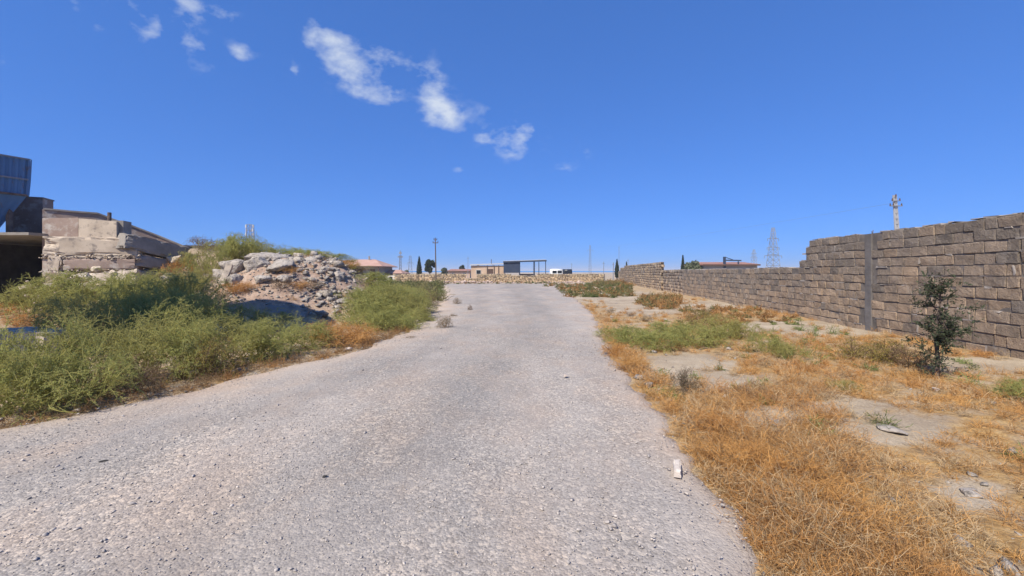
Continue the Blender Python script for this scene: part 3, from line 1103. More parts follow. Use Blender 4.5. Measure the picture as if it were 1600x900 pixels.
slab('long pale concrete slab lying across the top of the ruined ramp wall', -1.25, 0, 2.12, 2.55, .62, .62, 1, chip=.13)
slab('darker concrete slab with level edge under the long pale one', -1.0, .04, 1.62, 1.95, .6, .40, 2, M_CONC_PINK, chip=.06)
slab('thin broken concrete layer wedged between the two upper slabs', -1.1, -.02, 2.03, 2.2, .55, .085, 3, M_CONC, chip=.06)
slab('upright concrete stub left of the darker slab in the ramp wall', -2.2, .05, 1.52, .36, .5, .56, 4, M_CONC, ry=.12, chip=.12)
slab('pinkish bottom block at the corner of the dark bay', -2.05, .12, .72, .75, .6, .82, 5, M_CONC_PINK, chip=.08)
slab('large flat concrete slab leaning at the foot of the ramp wall', -.55, .75, .85, 1.75, .75, .62, 6, M_CONC, rx=-.35, ry=-.12, rz=.05, chip=.14)
slab('low rough block in the rubble at the foot of the ramp wall', -1.55, .5, .75, .6, .5, .62, 7, M_CONC, rz=.3, ry=.15, chip=.2)
slab('squat block at the foot of the dark bay corner', -2.35, .35, .45, .55, .5, .42, 8, M_ROCK_PALE, rz=.2, chip=.12)
E2A = math.atan2(.95, .3)
for (lab, s, z, L, H, tilt, mt_, sd) in (
        ('upper sloping slab of the ramp flank in shade', .75, 2.15, 2.1, .55, -.20, M_CONC_GREY, 11),
        ('lower sloping slab of the ramp flank with a pale top edge', .95, 1.62, 1.9, .42, -.16, M_CONC_GREY, 12),
        ('end slab of the ramp flank sinking into the weeds', 2.6, 1.75, 1.6, .45, -.12, M_CONC_GREY, 13),
        ('buried bottom slab of the shaded ramp flank', .8, 1.0, 1.9, .55, -.08, M_CONC_GREY, 14)):
    c = CN + Vector((.3, .95, 0)) * s + Vector((-.95, .3, 0)) * .3
    tag(obj('concrete_slab', slab_mesh('concrete_slab', L, .6, H, sd, mt_, .08), None, (c.x, c.y, z + H / 2), (0, -tilt, E2A)), lab, 'concrete slab')
for (px, py, Y, s, lab) in ((150, 421, 13.9, .20, 'rounded stone wedged below the darker ramp slab'), (176, 426, 13.8, .15, 'small stone beside the leaning slab in the ramp wall'),
                            (108, 448, 13.0, .34, 'broken lump standing at the foot of the ramp wall'), (128, 436, 13.1, .30, 'jagged lump leaning on the ramp wall rubble'),
                            (88, 440, 13.0, .26, 'small lump beside the pinkish bottom block'), (272, 405, 15.6, .34, 'pale stone at the end of the ramp flank'), (263, 440, 13.2, .34, 'pale angular stone among dry grass below the ramp flank')):
    p = at(px, py, Y)
    o = obj('rubble_stone', rock_mesh('rubble_stone', int(px), M_CONC, 3, 10, (1, .8, .75), .06), None, p, (.2, .1, px), s)
    tag(o, lab, 'stone')

n = 260
sl = R.uniform(-2.6, .1, n)
lv_ = R.integers(0, 4, n)
zz_ = np.array([2.10, 2.01, 1.58, .95])[lv_] + R.normal(0, .02, n) + np.where(lv_ == 3, R.uniform(0, .5, n), 0)
ot_ = np.where(lv_ == 3, R.uniform(.1, .9, n), R.uniform(-.12, .06, n))
zz_ = np.where(lv_ == 3, zz_ - ot_ * .35, zz_)
pts_ = np.stack([CN.x + E1.x * sl + N1.x * ot_, CN.y + E1.y * sl + N1.y * ot_, zz_], 1)
sz_ = np.where(lv_ == 3, R.uniform(.06, .2, n), R.uniform(.025, .075, n))
tag(obj('rubble', scatter_rocks('rubble', pts_, sz_, M_CONC, 15, 1)), 'broken crumbs wedged between and below the ramp slabs', 'rubble', kind='stuff')

# ramp parapet and upper wall behind the slabs
def prism(bm, prof, o, e, nrm_, th):
    """profile of (distance along e, z) extruded th metres back from the line"""
    Fv = [bm.verts.new(o + e * s + Vector((0, 0, z))) for s, z in prof]
    Bv = [bm.verts.new(o + e * s - nrm_ * th + Vector((0, 0, z))) for s, z in prof]
    bm.faces.new(Fv)
    bm.faces.new(Bv[::-1])
    for i in range(len(prof)):
        j = (i + 1) % len(prof)
        bm.faces.new((Fv[j], Fv[i], Bv[i], Bv[j]))


t = thing('ramp_parapet', 'stained concrete parapet with sloping top behind the ramp slabs', 'parapet')


def wall_through(bm, tops, zb, th):
    """upright wall whose top edge passes through the points tops, th metres thick"""
    n_ = len(tops)
    back = Vector((-.35, .94, 0)) * th
    fr = [bm.verts.new(p) for p in tops] + [bm.verts.new((p.x, p.y, zb)) for p in reversed(tops)]
    bk = [bm.verts.new(p + back) for p in tops] + [bm.verts.new(Vector((p.x, p.y, zb)) + back) for p in reversed(tops)]
    for i in range(n_ - 1):
        j = 2 * n_ - 1 - i
        bm.faces.new((fr[i], fr[j], fr[j - 1], fr[i + 1]))
        bm.faces.new((bk[i], bk[i + 1], bk[j - 1], bk[j]))
        bm.faces.new((fr[i], fr[i + 1], bk[i + 1], bk[i]))
    bm.faces.new((fr[0], bk[0], bk[-1], fr[-1]))
    bm.faces.new((fr[n_ - 1], fr[n_], bk[n_], bk[n_ - 1]))


RT = [at(66, 327, 15.0), at(110, 331, 15.4), at(150, 334, 15.8), at(168, 341, 16.0), at(200, 352, 16.3), at(245, 369, 16.8), at(296, 390, 17.3)]
part('sloping_wall', t, M_CONC_PINK, lambda bm: wall_through(bm, RT, .8, .3))
part('wall', t, M_CONC_PINK, lambda bm: wall_through(bm, [at(66, 341, 14.1), at(122, 340, 14.2)], 1.4, .3))
part('wall_patch', t, M_CONC, lambda bm: wall_through(bm, [at(122.5, 341, 14.2), at(182, 346, 14.4)], 1.4, .3))


def coping(bm):
    for q0, q1 in zip(RT, RT[1:]):
        add_bar(bm, q0 + Vector((-.05, .14, .02)), q1 + Vector((-.05, .14, .02)), .36, .06)


part('coping', t, M_CONC_GREY, coping)
pp = at(190, 360, 14.75)
part('end_block', t, M_CONC_GREY, lambda bm: add_box(bm, (pp.x, pp.y, 3.02), (.34, .5, .66), A1))
qq = at(171, 332, 15.6)
part('stub_pipe', t, M_RUST, lambda bm: add_tube(bm, (qq.x, qq.y, 2.6), (qq.x, qq.y, qq.z), .06, seg=8))

# concrete pier beside the hopper, dark bay under it
t = thing('hopper_pier', 'brown concrete pier between the blue hopper and the ramp wall', 'pier', (at(54, 425, 16.3).x, 16.3, 0), math.radians(24))
part('shaft', t, M_CONC_PINK, lambda bm: add_box(bm, (-.22, .3, 3.65), (.95, .7, 1.58)))
part('cap', t, M_CONC_GREY, lambda bm: add_box(bm, (-.22, .3, 4.463), (1.0, .75, .05)))

t = thing('loading_bay', 'dark loading bay of precast blocks under the blue hopper', 'bay')
M_BAY_SHADE = mat_mottled('bay_shade_block', (.08, .07, .062, 1), (.15, .13, .115, 1), 2.2, 30, .012)  # block colour darkened to paint in the deep shade of the bay
bay_mesh = [slab_mesh('precast_block', 1.16, .5, .38, 60 + k, M_BAY_SHADE, .04, 4) for k in range(3)]
rng = random.Random(8)
BR, BF, BB = at(64, 425, 13.4).x, 12.9, 21.0           # right side, front edge and back of the bay
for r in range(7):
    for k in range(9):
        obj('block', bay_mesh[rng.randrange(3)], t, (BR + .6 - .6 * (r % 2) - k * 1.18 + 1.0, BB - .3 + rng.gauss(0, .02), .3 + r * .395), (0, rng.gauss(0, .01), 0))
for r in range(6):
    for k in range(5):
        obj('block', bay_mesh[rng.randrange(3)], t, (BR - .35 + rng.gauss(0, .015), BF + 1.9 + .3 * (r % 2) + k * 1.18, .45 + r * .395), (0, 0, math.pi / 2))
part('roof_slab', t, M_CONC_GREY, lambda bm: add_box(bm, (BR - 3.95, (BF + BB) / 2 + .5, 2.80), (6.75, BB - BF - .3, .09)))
part('side_wall', t, M_BAY_SHADE, lambda bm: add_box(bm, (BR - 6.4, (BF + BB) / 2, 1.35), (.4, BB - BF - .3, 2.75)))

# blue steel hopper: three bands of ribbed sheet tapering to a chute
HD = Vector((.41, .91, 0)).normalized()
HN = Vector((.91, -.41, 0))
HC = at(47, 425, 15.0)
HC.z = 0
t = thing('steel_hopper', 'blue ribbed steel hopper with tapering underside on the concrete bay', 'hopper')
HL, HW = 3.0, 2.6


def hopper_ring(z, inset):
    o = HC.copy()
    return [o - HN * inset - HD * inset + Vector((0, 0, z)), o - HN * inset - HD * (HL - inset) + Vector((0, 0, z)),
            o - HN * (HW - inset) - HD * (HL - inset) + Vector((0, 0, z)), o - HN * (HW - inset) - HD * inset + Vector((0, 0, z))]


def ribbed(bm, r0, r1, nrib=19, dep=.035):
    """four trapezoid-ribbed sheets between two rings"""
    for i in range(4):
        j = (i + 1) % 4
        e = (r0[j] - r0[i])
        nn = Vector((e.y, -e.x, 0)).normalized() * (-1)
        row0, row1 = [], []
        for k in range(nrib * 4 + 1):
            f = k / (nrib * 4)
            d_ = dep if (k % 4) in (1, 2) else 0
            if k in (0, nrib * 4):
                d_ = 0
            row0.append(bm.verts.new(r0[i].lerp(r0[j], f) - nn * d_))
            row1.append(bm.verts.new(r1[i].lerp(r1[j], f) - nn * d_))
        for k in range(nrib * 4):
            bm.faces.new((row0[k], row0[k + 1], row1[k + 1], row1[k]))


def frame_ring(bm, ring, w):
    for i in range(4):
        add_bar(bm, ring[i], ring[(i + 1) % 4], w)


zt, zm, zb, zc2 = 5.60, 4.87, 4.30, 2.98
ring_t, ring_m, ring_b, ring_c = hopper_ring(zt, 0), hopper_ring(zm, .02), hopper_ring(zb, .05), hopper_ring(zc2, .62)
part('upper_board', t, M_BLUE, lambda bm: ribbed(bm, ring_t, ring_m))
part('middle_board', t, M_BLUE, lambda bm: ribbed(bm, ring_m, ring_b))
part('chute', t, M_BLUE, lambda bm: ribbed(bm, ring_b, ring_c, 12, .01))
for rg, w in ((ring_t, .05), (ring_m, .055), (ring_b, .07)):
    part('rim', t, M_RUST if rg is ring_b else M_STEEL, lambda bm: frame_ring(bm, rg, w))
for i in range(4):
    part('corner_post', t, M_BLUE, lambda bm: (add_bar(bm, ring_t[i], ring_m[i], .07), add_bar(bm, ring_m[i], ring_b[i], .07)))
    q = ring_b[i] + (ring_b[(i + 2) % 4] - ring_b[i]) * .12
    part('leg', t, M_RUST, lambda bm: add_bar(bm, (q.x, q.y, zb - .05), (q.x, q.y, 2.9), .12))

# cement silo of the same plant: just outside the picture, its round shadow falls across the weeds on to the heap
SX, SY = -11.2, 5.5
t = thing('cement_silo', 'round grey cement silo on legs beside the loading bay', 'silo', (SX, SY, 0))
part('shell', t, M_SHEET, lambda bm: add_tube(bm, (0, 0, 4.2), (0, 0, 9.0), 1.72, seg=40), True)
part('roof', t, M_SHEET, lambda bm: add_tube(bm, (0, 0, 9.0), (0, 0, 9.75), 1.72, .5, seg=40))
part('cone', t, M_SHEET, lambda bm: add_tube(bm, (0, 0, 1.8), (0, 0, 4.2), .25, 1.72, seg=40))
part('skirt', t, M_SHEET, lambda bm: add_tube(bm, (0, 0, -.05), (0, 0, 1.79), 1.5, 1.5, seg=40))
for k in range(4):
    a_ = math.pi / 4 + k * math.pi / 2
    part('leg', t, M_STEEL, lambda bm: add_tube(bm, (1.5 * math.cos(a_), 1.5 * math.sin(a_), -.05), (1.5 * math.cos(a_), 1.5 * math.sin(a_), 5.2), .11, seg=10))

# precast block lying at the edge of the weeds
pb = at(-10, 560, 7.0)
t = thing('concrete_block', 'pair of blue grey precast blocks lying in shade among the weeds', 'concrete block')
for (dx, dy, dz, L, H, sd) in ((0, 0, 0, 1.25, .52, 31), (-1.22, -.06, .01, 1.2, .52, 32)):
    obj('block', slab_mesh('precast_block', L, .62, H, sd, M_CONC, .05), t, (at(75, 0, 7.0).x - .62 + dx, 7.3 + dy, .02 + H / 2 + dz), (0, 0, math.radians(-4)))

# ------------------------------------------------------------------ rubble heap
def onto(px, Y, sink=0.0):
    x_ = (px - CX) / F * Y
    return Vector((x_, Y, hz(x_, Y) - sink))


HEAP = [(352, 14.3, .55, (1, .8, .6), 'broken concrete lump at the left shoulder of the rubble heap'),
        (378, 14.7, .70, (1.1, .9, .55), 'large dark edged boulder on the left crest of the rubble heap'),
        (402, 14.4, .62, (1, .8, .7), 'boulder below the left crest of the rubble heap'),
        (424, 15.2, .70, (1.3, .9, .45), 'flat pale boulder on the middle crest of the rubble heap'),
        (436, 14.3, .58, (1.2, .9, .5), 'slab like boulder jutting below the middle crest of the heap'),
        (462, 15.4, .62, (1.2, .8, .5), 'flat overhanging boulder at the right crest of the rubble heap'),
        (366, 13.6, .38, (1, .8, .7), 'dark lump beneath the left crest boulders of the heap'),
        (412, 13.5, .34, (1, .9, .6), 'brownish stone midway down the rubble heap'),
        (446, 13.7, .30, (1, .8, .6), 'angular stone midway down the heap near the dry bush'),
        (488, 15.3, .45, (1.1, .8, .5), 'grey lump on the right shoulder of the rubble heap'),
        (505, 14.9, .38, (1.2, .8, .5), 'grey clod stack lump on the right slope of the heap'),
        (528, 15.0, .34, (1, .9, .6), 'small grey lump low on the right slope of the heap'),
        (330, 14.8, .42, (1, .8, .7), 'pale stone left of the heap beside the weeds'),
        (536, 13.9, .26, (1.2, .8, .6), 'lone pale lump at the right toe of the heap')]
for k, (px, Y, s, sq, lab) in enumerate(HEAP):
    p = onto(px, Y, s * .12)
    o = obj('boulder', rock_mesh('boulder', 300 + k, M_ROCK, 4, 16, sq, .05), None, p, (random.uniform(-.25, .25), random.uniform(-.25, .25), k * 1.3), s)
    tag(o, lab, 'boulder')
p = onto(353, 13.4)
tag(obj('concrete_post_stub', slab_mesh('concrete_post_stub', .18, .16, .72, 41, M_CONC, .02), None, (p.x, p.y, p.z + .3), (-.3, .25, .3)), 'pale broken post stub leaning on the rubble heap', 'post')
p = onto(455, 12.35)
tag(obj('concrete_slab', slab_mesh('concrete_slab', 1.2, .5, .45, 43, M_CONC_GREY, .12), None, (p.x - .1, p.y, p.z - .14), (-.5, .1, .08)), 'grey concrete slab in shadow at the toe of the rubble heap', 'concrete slab')

n = 1900
px_ = np.concatenate([R.normal(425, 55, n // 2), R.normal(508, 36, n // 2)])
Y_ = np.concatenate([R.uniform(12.4, 16.3, n // 2), R.uniform(13.2, 17.5, n // 2)])
x_ = (px_ - CX) / F * Y_
mz = bump(x_, Y_, -8.1, 16.2, 3.3, 3.6, 2.15, 1.5)
kp = (mz > .12) & (mz < 2.3)
x_, Y_ = x_[kp], Y_[kp]
s_ = np.clip(R.lognormal(math.log(.045), .6, len(x_)), .015, .22) * np.where((x_ / Y_ > -.52), 1.25, .8)
rb = obj('rubble', scatter_rocks('rubble', np.stack([x_, Y_, height(x_, Y_) + s_ * .2], 1), s_, M_ROCK, 5, 1))
tag(rb, 'loose broken stone and concrete crumbs covering the heap', 'rubble', kind='stuff')
# stones loose on the verge and along the track edges
n = 1500
Y_ = 2 + 28 * R.random(n) ** 1.6
side = R.random(n) < .6
x_ = np.where(side, edge_r(Y_) + np.abs(R.normal(0, 2.2, n)) * .9, edge_l(Y_) - np.abs(R.normal(0, .5, n)))
kp = (x_ < 8.3 + .128 * (Y_ - 7))
x_, Y_ = x_[kp], Y_[kp]
s_ = np.clip(R.lognormal(math.log(.018), .6, len(x_)), .008, .09)
vs_ = obj('verge_stones', scatter_rocks('verge_stones', np.stack([x_, Y_, height(x_, Y_) + s_ * .25], 1), s_, M_ROCK, 6, 1))
tag(vs_, 'small loose stones scattered along the dry verges', 'stones', kind='stuff')
# rubble at the foot of the far wall
n = 700
x_ = np.concatenate([R.normal(at(738, 0, 60).x, 1.8, n // 2), R.uniform(at(640, 0, 60).x, at(960, 0, 60).x, n // 2)])
Y_ = R.uniform(57.5, 61.4, n // 2 * 2)
s_ = np.clip(R.lognormal(math.log(.13), .5, len(x_)), .05, .5)
tag(obj('rubble', scatter_rocks('rubble', np.stack([x_, Y_, s_ * .2], 1), s_, mat_mottled('pinkish_rubble', (.34, .24, .2, 1), (.5, .4, .34, 1), 1.5, 10, .03), 7, 1)), 'pinkish rubble fallen along the foot of the far wall', 'rubble', kind='stuff')

# single stones
def stone(label, px, py, s, sq, seed, mat, rz=0, name='stone', tilt=0):
    p = ground_at(px, py)
    rd = edge_l(p.y) < p.x < edge_r(p.y)
    o = obj(name, rock_mesh(name, seed, mat, 3, 10, sq, .05), None, (p.x, p.y, (.045 if rd else hz(p.x, p.y)) + s * sq[2] * .7), (tilt, 0, rz), s)
    return tag(o, label, 'stone')


p = ground_at(1060, 758)
tag(obj('brick_fragment', slab_mesh('brick_fragment', .05, .22, .05, 77, mat_mottled('whitish_stone', (.42, .36, .31, 1), (.66, .59, .52, 1), 16, 60, .008), .03, 8, .03), None, (p.x + .005, p.y + .05, .062), (0, 0, math.radians(-20))), 'pale elongated stone block lying at the right edge of the track', 'stone')
stone('small pale stone lying alone in the middle of the track', 885, 598, .042, (1.1, .8, .65), 81, M_ROCK_PALE, .4)
stone('flat pale stone half buried in the bare verge', 1222, 664, .12, (1.5, 1, .25), 82, M_ROCK, .2)
stone('grey wedge shaped stone beside the pale streak of the verge', 1392, 676, .10, (1.5, .9, .3), 83, M_ROCK, -.7)
stone('whitish flat stone in the straw at the lower right', 1516, 772, .07, (1.5, 1, .3), 84, M_ROCK, .3)
stone('small white stone near the foot of the little tree', 1461, 612, .05, (1, .9, .7), 85, M_ROCK_PALE, 1)
stone('little pale stone on the left part of the track', 283, 729, .024, (1.4, .9, .6), 86, M_ROCK_PALE, .2)
M_BLACK = flat('dark_scrap', (.04, .038, .036, 1), .8)
stone('dark scrap lying on the left part of the track', 161, 739, .022, (1.5, .8, .4), 87, M_BLACK, .3)
stone('dark pebble in the middle foreground of the track', 507, 763, .018, (1.5, .8, .5), 88, M_BLACK, .3)
stone('pale stone at the toe of the heap beside the track', 545, 548, .07, (1.2, .9, .6), 89, M_ROCK_PALE, .3)

# ------------------------------------------------------------------ plants
def grow(rng, n, start, dirs, length, K=5, curl=.35, droop=.0):
    """n polylines of K points"""
    P = np.zeros((n, K, 3))
    P[:, 0] = start
    d = dirs / np.linalg.norm(dirs, axis=1, keepdims=True)
    st = (length / (K - 1))[:, None]
    for k in range(1, K):
        d = d + rng.normal(0, curl, (n, 3)) * .6
        d[:, 2] -= droop
        d /= np.linalg.norm(d, axis=1, keepdims=True)
        P[:, k] = P[:, k - 1] + d * st
    return P


def branch(rng, par, n, ang, length, K=4, curl=.35, lo=.2, droop=0.0):
    i = rng.integers(0, len(par), n)
    t_ = rng.uniform(lo, .98, n) * (par.shape[1] - 1)
    k = np.minimum(t_.astype(int), par.shape[1] - 2)
    f = (t_ - k)[:, None]
    s = par[i, k] * (1 - f) + par[i, k + 1] * f
    d = par[i, k + 1] - par[i, k]
    d = d / np.linalg.norm(d, axis=1, keepdims=True) + rng.normal(0, ang, (n, 3))
    return grow(rng, n, s, d, length * rng.uniform(.5, 1.2, n), K, curl, droop)


def ribbons(rng, P, w0, w1):
    n, K, _ = P.shape
    T = np.gradient(P, axis=1)
    side = np.cross(T, rng.normal(0, 1, (n, 1, 3)))
    side /= np.linalg.norm(side, axis=2, keepdims=True) + 1e-9
    w = (np.linspace(w0, w1, K) / 2)[None, :, None]
    V = np.stack([P - side * w, P + side * w], 2).reshape(-1, 3)
    b = (np.arange(n)[:, None] * K + np.arange(K - 1)[None, :]).ravel() * 2
    return V, np.stack([b, b + 1, b + 3, b + 2], 1)


def leaves(rng, P, n, L, W):
    i = rng.integers(0, len(P), n)
    t_ = rng.uniform(.1, 1, n) * (P.shape[1] - 1)
    k = np.minimum(t_.astype(int), P.shape[1] - 2)
    f = (t_ - k)[:, None]
    s = P[i, k] * (1 - f) + P[i, k + 1] * f
    d = P[i, k + 1] - P[i, k]
    d = d / np.linalg.norm(d, axis=1, keepdims=True) + rng.normal(0, .6, (n, 3))
    d /= np.linalg.norm(d, axis=1, keepdims=True)
    sd = np.cross(d, rng.normal(0, 1, (n, 3)))
    sd /= np.linalg.norm(sd, axis=1, keepdims=True)
    l = (L * rng.uniform(.6, 1.3, n))[:, None]
    w = (W * rng.uniform(.7, 1.3, n))[:, None] / 2
    V = np.stack([s, s + d * l * .5 + sd * w, s + d * l, s + d * l * .5 - sd * w], 1).reshape(-1, 3)
    return V, np.arange(n * 4).reshape(-1, 4)


def merge(parts):
    V, Fq, b = [], [], 0
    for v, f in parts:
        V.append(v)
        Fq.append(f + b)
        b += len(v)
    return np.concatenate(V), np.concatenate(Fq)


def bush_arrays(seed, n0=24, n1=150, n2=1000, nl=12500, upright=.9, spread=.75, leaf=(.024, .0085), curl=.3, droop=.03):
    """unit bush: about 1 m wide and 1 m high, base at the origin"""
    rng = np.random.default_rng(seed)
    st = rng.normal(0, .09, (n0, 3)) * np.array([1, 1, 0])
    d = rng.normal(0, spread, (n0, 3))
    d[:, 2] = np.abs(d[:, 2]) * .4 + upright
    p0 = grow(rng, n0, st, d, rng.uniform(.55, .95, n0), 6, curl, droop)
    p1 = branch(rng, p0, n1, .55, .38, 5, curl, .15, droop)
    p2 = branch(rng, p1, n2, .6, .18, 4, curl, .2, 0)
    for p in (p0, p1, p2):
        p[..., 2] = np.maximum(p[..., 2], .0)
    wood = merge([ribbons(rng, p0, .016, .007), ribbons(rng, p1, .008, .004), ribbons(rng, p2, .006, .003)])
    lv = leaves(rng, p2, nl, *leaf)
    k = np.array([1 / (2 * np.percentile(np.hypot(lv[0][:, 0], lv[0][:, 1]), 95)), 0, 1 / np.percentile(lv[0][:, 2], 97.5)])
    k[1] = k[0]

    def dome(V):
        V = V * k
        q = np.linalg.norm(V * np.array([1.75, 1.75, 1.0]), axis=1)
        f = np.where(q > .72, (.72 + (q - .72) * .42) / np.maximum(q, 1e-6), 1.0)
        return V * f[:, None] * np.array([1.12, 1.12, 1.1])
    return (dome(wood[0]), wood[1]), (dome(lv[0]), lv[1])


STEM = {}
BUSH = {}


def bush_kind(kind):
    if kind in BUSH:
        return BUSH[kind]
    kw = {'dusk': dict(nl=4200, n2=900, spread=.6, leaf=(.04, .008)), 'wiry': dict(n0=34, n1=260, n2=1500, nl=1500, leaf=(.035, .004), spread=1.1, upright=.6, curl=.55), 'green': dict(), 'olive': dict(nl=10500, spread=.85), 'grey': dict(nl=2600, n2=800, spread=.7, leaf=(.03, .009)), 'yellow': dict(nl=4200, spread=.9, upright=.7, leaf=(.04, .016)),
          'dry': dict(nl=5200, n2=1200, leaf=(.03, .005), spread=.8), 'brown': dict(nl=2200, n2=1100, leaf=(.03, .005), spread=.9)}[kind]
    lm = {'dusk': M_LEAF_DUSK, 'wiry': M_LEAF_DRY, 'green': M_LEAF_G, 'olive': M_LEAF_O, 'grey': M_LEAF_GREY, 'yellow': M_LEAF_Y, 'dry': M_LEAF_DRY, 'brown': M_LEAF_BROWN}[kind]
    sm = {'dusk': M_LEAF_BROWN, 'wiry': M_LEAF_DRY, 'green': M_LEAF_O, 'olive': M_LEAF_O, 'grey': M_LEAF_BROWN, 'yellow': M_LEAF_BROWN, 'dry': M_LEAF_DRY, 'brown': M_LEAF_BROWN}[kind]
    out = []
    for v in range(3 if kind in ('green', 'olive') else 2):
        w, l = bush_arrays({'dusk': 80, 'wiry': 70, 'green': 10, 'olive': 20, 'grey': 30, 'yellow': 40, 'dry': 50, 'brown': 60}[kind] + v, **kw)
        out.append((raw_mesh('stems', w[0], w[1], sm), raw_mesh('foliage', l[0], l[1], lm)))
    BUSH[kind] = out
    return out


BN = [0]


def bush(label, px, Y, w, h, kind, name='shrub', group=None, dz=0.0):
    x = (px - CX) / F * Y
    ms = bush_kind(kind)
    if h < 0:                      # height given by where the photo shows its top
        h = max(.25, at(px, -h, Y).z - hz(x, Y)) * (1.3 if px < 515 else 1.0)
    k = BN[0]
    BN[0] += 1
    t = thing(name, label, 'shrub' if kind not in ('dry', 'brown') else 'dry shrub', (x, Y, hz(x, Y) - .02 + dz), k * 2.399, group)
    k_ = 1.15 if group in (G1, G2, G3) else 1.0
    t.scale = (w * k_, w * k_, h * {G1: 1.22, G2: 1.35}.get(group, 1.0) if kind not in ('dry', 'brown') else h)
    st, fo = ms[k % len(ms)]
    obj('stems', st, t)
    obj('foliage', fo, t)
    return t


